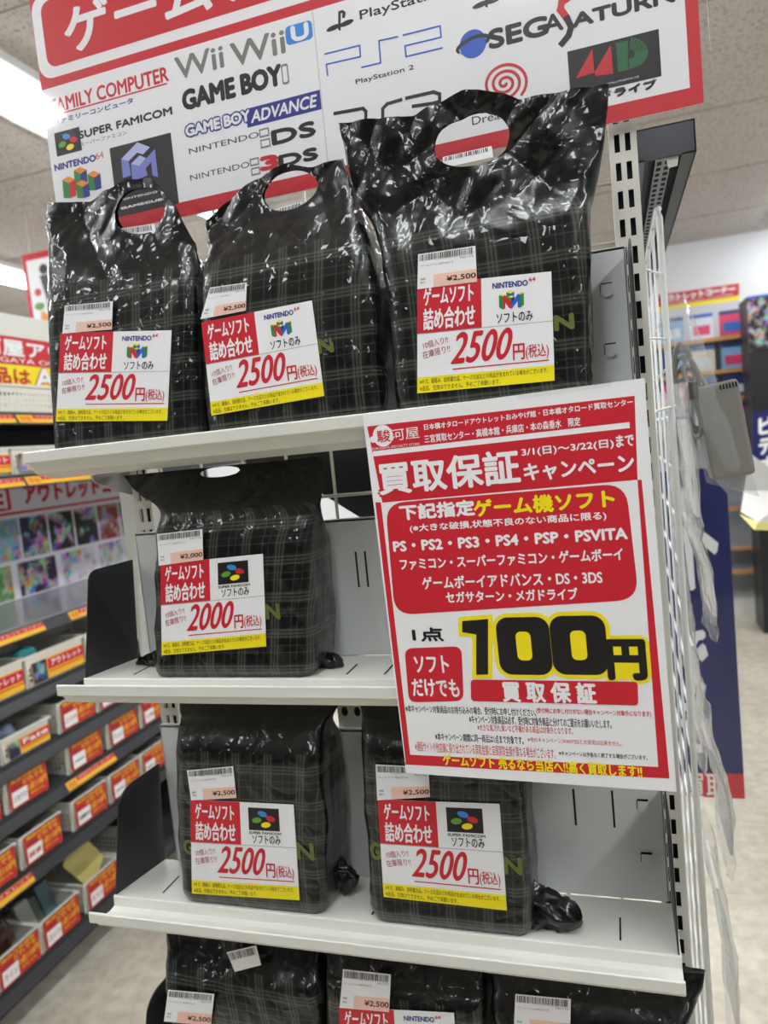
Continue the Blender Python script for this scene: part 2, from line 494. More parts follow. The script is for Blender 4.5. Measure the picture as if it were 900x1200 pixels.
def panel(z0, z1, name='back_panel'):
    mb = MB(); x0, x1, y = .030, .5432, .1075
    mb.box(x0, y, z0, x1, y + .003, z1)
    mb.box(x0, y, z1 - .004, x1, y + .006, z1); mb.box(x0, y, z0, x0 + .003, y + .006, z1); mb.box(x1 - .003, y, z0, x1, y + .006, z1)
    p = mb.build(name, PANEL, rack, bevel=.0012)
    for px in (.052, .086, .277, .2865, .465, .499):
        MB().box(px, y - .0004, z0 + .068, px + .0018, y + .0001, z0 + .103).build('panel_slot', SLOT, p)
    for h in (.04, .09):
        tb = MB()
        zz = z0 + h; xx = .5257
        tb.add([(xx + .0045 * c, y - .0016 - .0002 * i, zz + d) for i, (c, d) in enumerate(((-1, .005), (-1, -.003), (-.4, -.0055), (.4, -.0055), (1, -.003), (1, .005)))], [tuple(range(6))])
        tb.box(xx - .0046, y - .0007, zz + .0046, xx + .0046, y + .0001, zz + .0062, 1).box(xx - .0052, y - .0006, zz - .003, xx - .0046, y + .0001, zz + .005, 1)  # dark slits paint the shading along the tab's edges
        tb.build('panel_tab', [PANEL, SLOT], p)
    return p


panel(Z1 + SH, .1185); panel(Z2 + SH, -.0932); panel(Z3 + SH, -.3045); panel(Z4 + SH, -.545)


def shelf(z, label):
    t = thing('display_shelf', label, 'shelf', (WID / 2, Y1, z + SH), 'white steel shelves of the end rack')
    s = z + SH
    prof = [(D - .007, s), (Y1 + .001, s), (Y1, s - .001), (Y1 - .0008, s - .0105), (.030, s - .0115), (.011, s - .0085), (.003, z - .0005), (.0012, z), (0, z - .001), (0, z - .0102), (.0012, z - .0113), (.006, z - .0122), (.012, s - .015), (Y1, s - .021), (D - .007, s - .021)]
    MB().prism(prof, 'X', 0, WID).build('shelf_board', STEEL, t, bevel=.0005)
    for x in (.051, .278, .314, .499): MB().box(x, .049, s + .0001, x + .0016, .079, s + .0004).build('shelf_slot', SLOT, t)
    for x in (.0312, .5385):
        poly = [(D - .004, s - .0215), (Y1 + .012, s - .0215), (Y1 + .014, s - .027), (D - .03, s - .04), (D - .004, s - .046)]
        br = MB().prism(poly, 'X', x, x + .0018).build('bracket', GALV, t)
    return t


shelf(Z1, 'top white steel shelf under the three upright bags'); shelf(Z2, 'second white steel shelf carrying one 2000 yen bag')
shelf(Z3, 'third white steel shelf carrying two 2500 yen bags'); shelf(Z4, 'lowest white steel shelf under the half hidden bags')


def divider(x, z, label, h=.107, th=.0012, r=.02, lean=.019, lean2=.009, skew=.014):
    s = z + SH; yb = D - .008; yt = Y1 + .003
    mb = MB().prism([(Y1 + .001, s + .0003), (yb, s + .0003), (yb, s + h), (yt + r, s + h)] + [(yt + r - r * math.sin(a * math.pi / 12), s + h - r + r * math.cos(a * math.pi / 12)) for a in range(7)], 'X', x, x + th)
    mb.v = [(a + skew * (b - Y1) / .07 + (lean + (lean2 - lean) * (b - Y1) / .068) * (c - s) / h, b, c) for a, b, c in mb.v]
    return tag(mb.build('shelf_divider', DARK), label, 'shelf divider')


divider(.0015, Z2, 'black steel divider at left end of second shelf', .108, r=.009)
divider(.0015, Z3, 'black steel divider at left end of third shelf', .112)
divider(.5442, Z3, 'black steel divider seen edge on at right end of third shelf', .11, lean=0, lean2=0, skew=0)
divider(.5442, Z1, 'dark divider seen edge on at right end of top shelf', .118, lean=0, lean2=0, skew=0)
divider(.0015, Z4, 'black steel divider with rounded corner at left of lowest shelf', .118)

# open wire backing between the sections
gw = thing('wire_backing', 'white wire mesh backing seen through the gaps above the back panels', 'wire mesh', (.29, .135, 0))
mb = MB()
for i in range(11): mb.tube([(.06 + .05 * i - .009, .139, FLOOR + .02), (.06 + .05 * i - .009, .139, .29)], .0017, 6)
for z in [-.072 + .05 * i for i in range(-12, 8)]: mb.tube([(.03, .136, z), (.556, .136, z)], .0017, 6)
mb.build('wire_mesh', mat('ivory_coated_wire', (190, 186, 170), .4), gw, smooth=True)

# black dividers of the run behind, seen through the wire
tag(MB().prism([(.145, -.01), (.50, -.01), (.50, -.125), (.33, -.125), (.30, -.12), (.225, -.068), (.145, -.068)], 'Y', .158, .160).build('shelf_divider', DARK), 'black steel plate behind the wire mesh above the second shelf', 'shelf divider')

# ------------------------------------------------------------------ bags


def interp(lst, t):
    n = len(lst) - 1; x = t * n; i = min(int(x), n - 1); f = x - i
    p0, p1, p2, p3 = lst[max(i - 1, 0)], lst[i], lst[i + 1], lst[min(i + 2, n)]
    m1, m2 = (p2 - p0) * .5, (p3 - p1) * .5
    f2, f3 = f * f, f * f * f
    return p1 * (2 * f3 - 3 * f2 + 1) + m1 * (f3 - 2 * f2 + f) + p2 * (3 * f2 - 2 * f3) + m2 * (f3 - f2)


def lerp_list(pts, u):
    for (a, x), (b, y) in zip(pts, pts[1:]):
        if u <= b: f = (u - a) / (b - a); f = f * f * (3 - 2 * f) * .5 + f * .5; return x + (y - x) * f
    return pts[-1][1]


def ridge(x, y, z, k, seed):
    n = noise.noise(Vector((x * k + seed, y * k, z * k + seed * .7)))
    return 1 - 2.2 * abs(n)


def bag(label, zs, Lp, Rp, yf, dep, bump=None, hole=None, seed=0, label_box=None, sheet_amp=1.0, body_t=.5, zmax=None):
    """a carrier bag: boxy below, flattening to a single sheet with a punched handle above"""
    n = len(Lp)
    L3 = [at(p[0], p[1], 'Y', y) for p, y in zip(Lp, yf)]; R3 = [at(p[0], p[1], 'Y', y) for p, y in zip(Rp, yf)]
    L3[0].z = R3[0].z = zs + .0006
    root = thing('carrier_bag', label, 'bag', ((L3[0].x + R3[0].x) / 2, yf[0] + dep[0] / 2, zs))
    NF, NC, NS, NT = 76, 4, 4, 96
    ring = []   # (side, parameter)
    mb = MB(); uv = []; info = []
    # the ring in (a, b, r) terms
    def ring_pts(a, b, r):
        out = []
        for i in range(NF): out.append((-(a - r) + 2 * (a - r) * i / (NF - 1), -b))
        for i in range(1, NC + 1): t = -math.pi / 2 + math.pi / 2 * i / (NC + 1); out.append((a - r + r * math.cos(t), -b + r + r * math.sin(t)))
        for i in range(NS): out.append((a, -(b - r) + 2 * (b - r) * i / (NS - 1)))
        for i in range(1, NC + 1): t = math.pi / 2 * i / (NC + 1); out.append((a - r + r * math.cos(t), b - r + r * math.sin(t)))
        for i in range(NF): out.append(((a - r) - 2 * (a - r) * i / (NF - 1), b))
        for i in range(1, NC + 1): t = math.pi / 2 + math.pi / 2 * i / (NC + 1); out.append((-a + r + r * math.cos(t), b - r + r * math.sin(t)))
        for i in range(NS): out.append((-a, (b - r) - 2 * (b - r) * i / (NS - 1)))
        for i in range(1, NC + 1): t = math.pi + math.pi / 2 * i / (NC + 1); out.append((-a + r + r * math.cos(t), -b + r + r * math.sin(t)))
        return out
    hc = None
    if hole:
        hx, hy, hrx, hry, hyy = hole
        c0 = at(hx, hy, 'Y', hyy); c1 = at(hx + hrx, hy, 'Y', hyy); c2 = at(hx, hy - hry, 'Y', hyy)
        hc = (c0.x, c0.z, abs(c1.x - c0.x), abs(c2.z - c0.z))
    lb = None
    if label_box: lb = label_box
    grid = []
    for j in range(NT):
        t = j / (NT - 1)
        l, r_ = interp(L3, t), interp(R3, t)
        y0, dd = interp(yf, t), max(.0016, interp(dep, t))
        a = (r_.x - l.x) / 2; b = dd / 2; r = min(.011, b * .96)
        tuck = .004 * max(0, 1 - t * 18) ** 2      # the base edge is rounded
        row = []
        flat = max(0, min(1, 1 - dd / dep[0]))      # 0 on the box, 1 on the sheet
        k = 0; arc = 0; prev = None
        for (x, y) in ring_pts(a - tuck, b - tuck, max(r - tuck * .5, .0006)):
            u = (x + a) / (2 * a)
            X = l.x + (r_.x - l.x) * u
            Z = l.z + (r_.z - l.z) * u
            if bump: Z += lerp_list(bump, max(0, min(1, u))) * t ** 5
            Y = y0 + b + y
            Zk = Z - zs
            am_s = flat * sheet_amp
            damp = 1.0
            if lb and k < NF:
                du = max(lb[0] - X, X - lb[1], 0); dz = max(lb[2] - Z, Z - lb[3], 0)
                damp = min(1, math.hypot(du, dz) / .012)
            base = min(1, Zk / .012)
            fold = .0075 * ridge(X + .5 * Z, 0, Z * .55, 15, seed) + .0030 * ridge(X - .8 * Z, 0, Z * .6, 36, seed + 3) + .0005 * ridge(X, 0, Z, 90, seed + 9)
            body = .0013 * ridge(X + .3 * Z, Y, Z, 30, seed + 5) + .0003 * ridge(X, Y, Z, 90, seed + 6)
            Y += (am_s * fold + (1 - flat) * body * damp * (-.8 if k < NF else .4)) * base
            if not (k < NF) and not (NF + 2 * NC + NS <= k < 2 * NF + 2 * NC + NS):
                X += (1 - flat) * base * (.0022 * ridge(Y * 2, X, Z * .6 + Y, 30, seed + 2)) * (1 if x > 0 else -1)
            if zmax is not None and Z > zmax: Z = zmax + (Z - zmax) * .02
            X += flat * .0012 * noise.noise(Vector((Z * 60, seed, X * 9)))
            if prev is not None: arc += math.hypot(x - prev[0], y - prev[1])
            prev = (x, y)
            row.append(len(mb.v)); mb.v.append((X, Y, Z)); uv.append((arc + seed * .0071, Zk)); k += 1
        grid.append(row)
    NR = len(grid[0])
    inside = [False] * len(mb.v)
    if hc:
        for j in range(NT):
            if j < NT * body_t: continue
            for i in range(NR):
                v = mb.v[grid[j][i]]
                e = math.hypot((v[0] - hc[0]) / hc[2], (v[2] - hc[1]) / hc[3])
                if e < 1: inside[grid[j][i]] = True
    for j in range(NT - 1):
        for i in range(NR):
            q = (grid[j][i], grid[j][(i + 1) % NR], grid[j + 1][(i + 1) % NR], grid[j + 1][i])
            if hc and all(inside[x] for x in q): continue
            mb.f.append(q); mb.m.append(0)
    if hc:
        used = set(x for f in mb.f for x in f)
        for x in used:
            if inside[x]:
                v = mb.v[x]; dx, dz = (v[0] - hc[0]) / hc[2], (v[2] - hc[1]) / hc[3]; e = math.hypot(dx, dz) or 1e-6
                mb.v[x] = (hc[0] + dx / e * hc[2], v[1], hc[1] + dz / e * hc[3])
    mb.f.append(tuple(reversed(grid[0]))); mb.m.append(0)
    mb.uv = uv
    o = mb.build('bag_film', FILM, root, smooth=True)
    return root


def price_label(parent, corners, y, kind, price):
    P = [at(px, py, 'Y', y) for px, py in corners]
    s = Sheet(*P)
    s.rect(0, 0, .49, .445, RED)
    s.text('ゲームソフト', .05, .035, .43, .195, WHITE, 2, bold=.00035)
    s.text('詰め合わせ', .05, .225, .44, .42, WHITE, 2, bold=.0004)
    if kind == 'N':
        s.text('NINTENDO', .575, .055, .83, .105, NAVY, 2, bold=.00022); s.text('64', .84, .035, .885, .07, RED, 2, bold=.0001)
        block_n_logo(s, .62, .13, .80, .305)
    else:
        four_dot_logo(s, .57, .05, .86, .285)
        s.text('SUPER FAMICOM', .57, .30, .87, .325, BLK, 2, bold=.0001)
    s.text('ソフトのみ', .60, .335, .86, .425, BLK, 2, bold=.00012)
    s.rect(0, .447, 1, .451, GREY)
    s.text('10個入り!!', .045, .51, .235, .575, DRED, 2, rot=.16); s.text('在庫限り!!', .04, .595, .25, .665, DRED, 2, rot=.16)
    s.text(price, .285, .475, .70, .755, RED, 2, bold=.00055, shear=.25)
    s.text('円', .715, .63, .795, .775, RED, 2, bold=.00025); s.text('(税込)', .805, .645, .965, .785, RED, 2, bold=.0001)
    s.rect(.27, .80, .965, .811, RED)
    s.rect(0, .855, 1, 1, YEL)
    s.text('※キズ、箱傷み、説明書欠品、ケース欠品などの商品が含まれている場合がございます。', .02, .87, .955, .92, BLK, 2)
    s.text('※返品、交換はできません。予めご了承願います。', .02, .935, .62, .985, BLK, 2)
    s.build('price_label', parent)
    return P


def barcode_sticker(parent, corners, y, price, seed=1, name='barcode_sticker'):
    P = [at(px, py, 'Y', y) for px, py in corners]
    s = Sheet(*P); rnd = random.Random(seed)
    u = .03
    while u < .95:
        wd = rnd.choice((.006, .009, .014, .018)); s.rect(u, .03, u + wd, .21, BLK); u += wd + rnd.choice((.006, .01, .016))
    s.rect(.3, .23, .95, .235, GREY)
    s.text('No.112', .74, .245, .96, .29, BLK, 2)
    s.text('ゲームソフト詰め合わせ', .05, .32, .62, .38, GREY, 2)
    s.text('価格', .05, .70, .14, .76, BLK, 2); s.text('税込', .05, .80, .14, .86, BLK, 2)
    s.rect(.28, .64, 1, .985, PINK)
    s.text(price, .50, .735, .985, .90, BLK, 3, bold=.00012)
    s.build(name, parent)
    return P


def handle_sticker(parent, corners, y, seed):
    P = [at(px, py, 'Y', y) for px, py in corners]
    s = Sheet(*P); rnd = random.Random(seed); u = .04
    while u < .93:
        wd = rnd.choice((.01, .016, .026)); s.rect(u, .06, u + wd, .42, BLK); u += wd + rnd.choice((.012, .02, .03))
    s.build('handle_sticker', parent)


def letter(parent, ch, bl, tr, y):
    a, b = at(bl[0], bl[1], 'Y', y), at(tr[0], tr[1], 'Y', y)
    s = Sheet((a.x, y, b.z), (b.x, y, b.z), (b.x, y, a.z), (a.x, y, a.z), shape=[(.4, .4), (.6, .4), (.6, .6), (.4, .6)], base=FILM)
    s.text(ch, 0, 0, 1, 1, OLIVE, 2, bold=.0009, n8=True); s.build('printed_letter', parent)


def ear(parent, p0, y0, p1, y1, r0, r1, seed):
    """crumpled tail of surplus film running from inside the bag to a tip"""
    a, b = at(p0[0], p0[1], 'Y', y0), at(p1[0], p1[1], 'Y', y1); d = (b - a).normalized(); L = (b - a).length
    e1 = d.cross(Vector((0, 1, 0))).normalized(); e2 = d.cross(e1); mb = MB(); n, m = 22, 18; fs = []
    for j in range(m + 1):
        f = j / m; r = r0 + (r1 - r0) * f; r *= 1 if f < .85 else max(.05, (1 - f) / .15) ** .5
        for i in range(n):
            t = 2 * math.pi * i / n; q = 1 + .5 * ridge(math.cos(t), math.sin(t), f * 2, 1.7, seed)
            p = a + d * (L * f + .25 * r * q * math.cos(3 * t + seed)) + e1 * (math.cos(t) * r * q) + e2 * (math.sin(t) * r * q * .7); p.z = max(p.z, parent.location.z + .0008); mb.v.append(tuple(p))
    for j in range(m):
        for i in range(n): fs.append((j * n + i, (j + 1) * n + i, (j + 1) * n + (i + 1) % n, j * n + (i + 1) % n))
    fs += [tuple(range(n)), tuple(range(m * n + n - 1, m * n - 1, -1))]
    mb.f = fs; mb.m = [0] * len(fs); mb.uv = [(v[0], .2) for v in mb.v]
    mb.build('film_corner', FILM, parent, smooth=True)


def lbox(cs, y):
    P = [at(px, py, 'Y', y) for c in cs for px, py in c]
    return (min(p.x for p in P), max(p.x for p in P), min(p.z for p in P), max(p.z for p in P))


YF = .037; YL = .0355
YSTD = [YF, YF, YF, YF + .003, YF + .012, YF + .019, YF + .022]
DSTD = [.062, .062, .062, .055, .030, .008, .002]
ZS = [z + SH for z in (Z1, Z2, Z3, Z4)]

# top shelf, left
lc = [(71, 390), (201, 387), (196, 493), (65.5, 494)]; st = [(76, 358), (132, 353), (131, 386), (73, 391)]
b = bag('black plaid bag at left end of the top shelf, handle flopped over', ZS[0],
        [(58, 525), (55, 460), (52, 390), (50, 330), (50, 290), (51, 262), (52, 236)],
        [(228, 503), (226, 440), (224, 380), (224, 330), (227, 312), (228, 299), (228, 285)], YSTD, DSTD,
        bump=[(0, 0), (.3, .012), (.45, .028), (.6, .044), (.74, .05), (.88, .032), (1, 0)], hole=(163, 246, 29, 29, .058), seed=1.3, label_box=lbox([lc, st], YL), sheet_amp=.7)
price_label(b, lc, YL, 'N', '2500'); barcode_sticker(b, st, YL - .0006, '¥2,500', 1)
handle_sticker(b, [(140, 268), (181, 262), (184, 280), (140, 284)], .060, 5)
# top shelf, middle
lc = [(236, 378), (365.5, 352), (380, 464), (248, 487)]; st = [(246, 337), (289, 331), (288, 364), (235, 374)]
b = bag('black plaid bag in the middle of the top shelf, label tilted', ZS[0],
        [(241, 504), (235, 440), (232, 380), (233, 330), (235, 300), (237, 275), (238, 258)],
        [(443, 478), (441, 420), (438, 350), (428, 290), (420, 250), (410, 215), (398, 182)], [YF, YF, YF, YF + .003, YF + .018, YF + .032, YF + .036], DSTD,
        bump=[(0, 0), (.15, .008), (.42, .016), (.6, .017), (.8, .004), (1, 0)], hole=(337, 222, 33, 25, .072), seed=4.1, label_box=lbox([lc, st], YL), sheet_amp=.8)
price_label(b, lc, YL, 'N', '2500'); barcode_sticker(b, st, YL - .0006, '¥2,500', 2)
handle_sticker(b, [(310, 249), (354, 236), (352, 254), (309, 264)], .074, 6)
letter(b, 'N', (374, 414), (389, 396), YL + .0006)
# top shelf, right
lc = [(489, 334), (646, 318), (650, 446), (489, 461)]; st = [(490, 298), (557, 288), (559, 330), (489, 339)]
b = bag('largest black plaid bag standing tall at right of the top shelf', ZS[0],
        [(463, 474), (457, 400), (450, 340), (444, 300), (434, 265), (413, 228), (402, 180), (393, 140)],
        [(690, 448), (690, 380), (689, 300), (688, 240), (696, 215), (706, 175), (711, 130), (713, 92)],
        [YF, YF, YF, YF + .002, YF + .008, YF + .009, YF + .009, YF + .008], [.062, .062, .062, .056, .03, .009, .003, .002],
        bump=[(0, 0), (.3, -.003), (.36, .002), (.5, .009), (.62, .002), (.7, -.006), (.9, 0), (1, 0)], hole=(551, 163, 46, 32, .047), seed=7.7, label_box=lbox([lc, st], YL), sheet_amp=1.0)
price_label(b, lc, YL, 'N', '2500'); barcode_sticker(b, st, YL - .0006, '¥2,500', 3)
handle_sticker(b, [(519, 184), (576, 171), (578, 184), (519, 197)], .049, 7)
letter(b, 'N', (651, 387), (671, 368), YL + .0006)
# second shelf
lc = [(188, 661), (308, 649), (312, 757.5), (189.5, 768)]; st = [(184, 626), (237, 620), (238, 656), (186, 663)]
b = bag('black plaid bag alone on the second shelf, marked 2000 yen', ZS[1],
        [(177, 797), (177, 740), (177, 680), (178, 630), (182, 600), (160, 580), (141, 558)],
        [(364, 790), (364, 730), (362, 680), (358, 640), (362, 606), (374, 575), (378, 540)],
        [YF, YF, YF, YF + .001, YF + .008, YF + .03, YF + .048], [.066, .066, .066, .062, .035, .008, .002],
        bump=[(0, 0), (.3, .012), (.6, .012), (.8, .013), (.95, .006), (1, 0)], hole=(257, 553, 24, 6, .08), zmax=-.031, seed=11.2, label_box=lbox([lc, st], YL), sheet_amp=.5)
price_label(b, lc, YL, 'S', '2000'); barcode_sticker(b, st, YL - .0006, '¥2,000', 4)
letter(b, 'N', (313, 725), (326, 708), YL + .0006)
ear(b, (350, 770), .075, (402, 782), .07, .013, .007, 3); ear(b, (188, 776), .08, (160, 779), .085, .009, .005, 4)
# third shelf, left
lc = [(223, 937), (344, 943), (351, 1055), (225, 1047)]; st = [(219, 903), (273, 898), (277, 935), (224, 938)]
b = bag('black plaid bag at left of the third shelf, marked 2500 yen', ZS[2],
        [(211, 1052), (206, 1000), (204, 930), (203, 880), (205, 850), (206, 838), (207, 822)],
        [(380, 1073), (380, 1000), (376, 930), (372, 890), (374, 860), (388, 838), (402, 820)],
        [YF, YF, YF, YF + .001, YF + .012, YF + .024, YF + .034], [.068, .068, .068, .064, .042, .014, .003], zmax=Z2 - .032, seed=15.5, label_box=lbox([lc, st], YL), sheet_amp=.5)
price_label(b, lc, YL, 'S', '2500'); barcode_sticker(b, st, YL - .0006, '¥2,500', 5)
letter(b, 'G', (217, 1000), (225, 985), YL + .0006); letter(b, 'N', (349, 1006), (366, 989), YL + .0006)
ear(b, (385, 1010), .08, (416, 1040), .075, .010, .009, 6)
# third shelf, right
lc = [(442.4, 937), (585.5, 942), (594, 1067), (449.6, 1051)]; st = [(440, 896), (502, 899), (504, 934), (442, 938)]
b = bag('black plaid bag on the third shelf, partly behind the red poster', ZS[2],
        [(432, 1064), (428, 1000), (424, 930), (422, 880), (421, 850), (421, 838), (421, 822)],
        [(624, 1107), (620, 1040), (614, 960), (610, 900), (608, 880), (610, 860), (614, 840)],
        [YF, YF, YF, YF + .001, YF + .012, YF + .024, YF + .034], [.064, .064, .064, .06, .04, .014, .003], zmax=Z2 - .032, seed=19.1, label_box=lbox([lc, st], YL), sheet_amp=.5)
price_label(b, lc, YL, 'S', '2500'); barcode_sticker(b, st, YL - .0006, '¥2,500', 6)
letter(b, 'G', (436, 1006), (444, 988), YL + .0006); letter(b, 'N', (592, 1023), (610, 1006), YL + .0006)
ear(b, (604, 1060), .065, (682, 1078), .055, .020, .009, 8)
# lowest shelf
st = [(197, 1160), (251, 1165), (247, 1202), (192, 1197)]
b = bag('black plaid bag at left of the lowest shelf, small sticker by its handle', ZS[3],
        [(215, 1330), (205, 1250), (196, 1190), (190, 1160), (189, 1125), (190, 1098), (192, 1070)],
        [(372, 1345), (372, 1260), (372, 1195), (370, 1165), (372, 1140), (374, 1110), (372, 1080)], YSTD, DSTD, zmax=Z3 - .032, seed=23.4, label_box=lbox([st], YL), sheet_amp=.8)
barcode_sticker(b, st, YL - .0006, '¥2,500', 8)
handle_sticker(b, [(266, 1116), (300, 1108), (306, 1131), (275, 1139)], .042, 9)
lc = [(397, 1180), (532, 1187), (540, 1300), (403, 1290)]; st = [(402, 1136), (458, 1142), (456, 1186), (398, 1181)]
b = bag('black plaid bag in the middle of the lowest shelf, cut by the frame', ZS[3],
        [(388, 1350), (382, 1260), (380, 1190), (378, 1160), (377, 1140), (378, 1115), (380, 1092)],
        [(570, 1370), (568, 1290), (566, 1210), (565, 1180), (566, 1160), (568, 1138), (570, 1115)], YSTD, DSTD, zmax=Z3 - .032, seed=27.9, label_box=lbox([lc, st], YL), sheet_amp=.7)
price_label(b, lc, YL, 'N', '2500'); barcode_sticker(b, st, YL - .0006, '¥2,500', 10)
st = [(604, 1165), (669, 1171), (668, 1215), (602, 1208)]
b = bag('black plaid bag at right of the lowest shelf, corner poking past the shelf', ZS[3],
        [(588, 1375), (584, 1290), (580, 1215), (576, 1190), (572, 1160), (570, 1140), (570, 1118)],
        [(790, 1400), (795, 1300), (800, 1235), (806, 1210), (818, 1185), (826, 1160), (826, 1125)], YSTD, DSTD, zmax=Z3 - .037, seed=31.3, label_box=lbox([st], YL), sheet_amp=.8)
barcode_sticker(b, st, YL - .0006, '¥2,500', 11)

# ------------------------------------------------------------------ the red buying poster
PY = -.004
pc = [at(425, 487, 'Y', PY), at(755, 443, 'Y', PY), at(793, 928, 'Y', PY), at(476, 906, 'Y', PY)]
root = thing('campaign_poster', 'white paper poster with red frame and big 100 yen price hung from the top shelf', 'poster', ((pc[2] + pc[3]) / 2))
s = Sheet(*pc, thick=.0002, step=.0001, bow=.0)
def z6(x, y): return (410 + x / 2.3077, 440 + y / 2.3077)
def z7(x, y): return (425 + x / 5.143, 480 + y / 5.143)
def z8(x, y): return (590 + x / 5, 440 + y / 5)
def pp(pts, m, lay): s.poly([s.inv(*p) for p in pts], m, lay)
pp([z6(47, 138), z6(88, 344), z6(778, 282), z6(770, 55)], RED, 1)
pp([z6(69, 343), z6(152, 1052), z6(166, 1051), z6(84, 343)], RED, 1)
pp([z6(778, 282), z6(836, 1085), z6(864, 1088), z6(789, 282)], RED, 1)
pp([z6(152, 1025), z6(150, 1052), z6(864, 1090), z6(860, 1060)], RED, 1)
pp([z6(62, 205), z6(63, 219), z6(757, 142), z6(756, 126)], WHITE, 2)
# shop logo
u, v = s.inv(*z7(122, 158))
s.ell(u, v, .0082 / s.W, .0086 / s.H, WHITE, 2); u2, v2 = s.inv(*z7(62, 180)); s.ell(u2, v2, .0026 / s.W, .0026 / s.H, WHITE, 2)
s.ptext('駿', z7(92, 200), z7(162, 118), RED, 3, bold=.00015)
s.ptext('河屋', z7(172, 190), z7(335, 100), WHITE, 2)
s.ptext('SURUGAYA SPECIALTY STORE', z7(58, 245), z7(342, 198), WHITE, 2)
s.ptext('日本橋オタロードアウトレットおみやげ館・日本橋オタロード買取センター', z6(202, 148), z6(764, 62), WHITE, 2, bold=.00012)
s.ptext('三宮買取センター・高槻本館・兵庫店・本の森垂水　限定', z6(203, 183), z6(622, 112), WHITE, 2, bold=.00012)
for lay, m, bo, n8 in ((1, RED, .0030, True), (3, WHITE, .0008, True)):
    s.ptext('買取保証', z6(84, 322), z6(452, 200), m, lay if lay > 1 else 2, bold=bo, n8=n8)
    s.ptext('キャンペーン', z6(474, 286), z6(765, 212), m, lay if lay > 1 else 2, bold=bo * .55, n8=n8)
s.ptext('3/1(日)～3/22(日)', z6(466, 222), z6(712, 172), WHITE, 3, bold=.0002)
s.ptext('まで', z6(722, 194), z6(766, 158), WHITE, 3, bold=.0003)
# rounded list panel
def pround(c, r, m, lay):
    P = [Vector(s.inv(*p)) for p in c]; out = []
    S = Vector((s.W, s.H)); n = len(P)
    for i in range(n):
        p = P[i]; a = P[i - 1]; b_ = P[(i + 1) % n]
        da = Vector(((a - p).x * S.x, (a - p).y * S.y)).normalized() * r; db = Vector(((b_ - p).x * S.x, (b_ - p).y * S.y)).normalized() * r
        A = p + Vector((da.x / S.x, da.y / S.y)); B = p + Vector((db.x / S.x, db.y / S.y))
        for k in range(7):
            t = k / 6; out.append(A * (1 - t) ** 2 + p * 2 * t * (1 - t) + B * t * t)
    s.poly([tuple(q) for q in out], m, lay)
pround([z6(96, 346), z6(122, 648), z6(782, 606), z6(746, 291)], .016, RED, 2)
s.ptext('下記指定', z6(138, 391), z6(334, 336), WHITE, 3, bold=.0006)
s.ptext('ゲーム機ソフト', z6(338, 382), z6(712, 308), YEL, 3, bold=.0006)
s.ptext('(※大きな破損,状態不良のない商品に限る)', z6(164, 426), z6(692, 367), WHITE, 3, bold=.00018)
s.ptext('PS・PS2・PS3・PS4・PSP・PSVITA', z6(120, 476), z6(748, 412), WHITE, 3, bold=.0005)
s.ptext('ファミコン・スーパーファミコン・ゲームボーイ', z6(138, 526), z6(736, 466), WHITE, 3, bold=.0003)
s.ptext('ゲームボーイアドバンス・DS・3DS', z6(198, 578), z6(680, 526), WHITE, 3, bold=.0003)
s.ptext('セガサターン・メガドライブ', z6(262, 614), z6(614, 574), WHITE, 3, bold=.0003)
s.ptext('1点', z6(172, 718), z6(250, 682), BLK, 2, bold=.0005)
pround([z6(148, 738), z6(160, 884), z6(308, 880), z6(302, 732)], .007, RED, 2)
s.ptext('ソフト', z6(178, 802), z6(264, 758), WHITE, 3, bold=.0004); s.ptext('だけでも', z6(172, 866), z6(292, 822), WHITE, 3, bold=.0004)
P1 = [(304, 664), (352, 660), (374, 658), (374, 808), (342, 809), (342, 700), (304, 694)]
ONE = [s.inv(*z6(*p)) for p in P1]
cx_, cy_ = sum(p[0] for p in ONE) / 7, sum(p[1] for p in ONE) / 7
def grow(pts, g):
    out = []
    n = len(pts)
    for i in range(n):
        p = Vector((pts[i][0] * s.W, pts[i][1] * s.H)); a = Vector((pts[i - 1][0] * s.W, pts[i - 1][1] * s.H)); c = Vector((pts[(i + 1) % n][0] * s.W, pts[(i + 1) % n][1] * s.H))
        d1 = (p - a).normalized(); d2 = (c - p).normalized(); n1 = Vector((d1.y, -d1.x)); n2 = Vector((d2.y, -d2.x)); q = p + (n1 + n2) * (g / (1 + n1.dot(n2)))
        out.append((q.x / s.W, q.y / s.H))
    return out
s.poly(grow(ONE, .0032)[::-1], YEL, 2); s.poly(ONE[::-1], BLK, 4)
for a, c in (((408, 808), (536, 652)), ((552, 808), (688, 648))):
    a, c = s.inv(*z6(*a)), s.inv(*z6(*c))
    g = .0032; s.rrect(a[0] - g / s.W, c[1] - g / s.H, c[0] + g / s.W, a[1] + g / s.H, .013, YEL, 2)
    s.rrect(a[0], c[1], c[0], a[1], .0095, BLK, 4)
    mu = (c[0] - a[0]) * .36; mv = (a[1] - c[1]) * .25
    s.rrect(a[0] + mu, c[1] + mv, c[0] - mu, a[1] - mv, .004, YEL, 5)
s.ptext('円', z6(704, 818), z6(792, 718), YEL, 2, bold=.0042, n8=True); s.ptext('円', z6(704, 818), z6(792, 718), BLK, 4, bold=.0016, n8=True)
a, c = s.inv(*z6(700, 822)), s.inv(*z6(796, 712)); s.rrect(a[0], c[1], c[0], a[1], .004, YEL, 2)
pround([z6(327, 822), z6(328, 880), z6(780, 892), z6(778, 828)], .003, RED, 3)
s.ptext('買 取 保 証', z6(416, 880), z6(662, 832), WHITE, 4, bold=.0007)
s.ptext('※本キャンペーン対象商品のお持ち込みの場合、受付時にお申し付けください。', z6(152, 910), z6(502, 901), BLK, 2, bold=.00005)
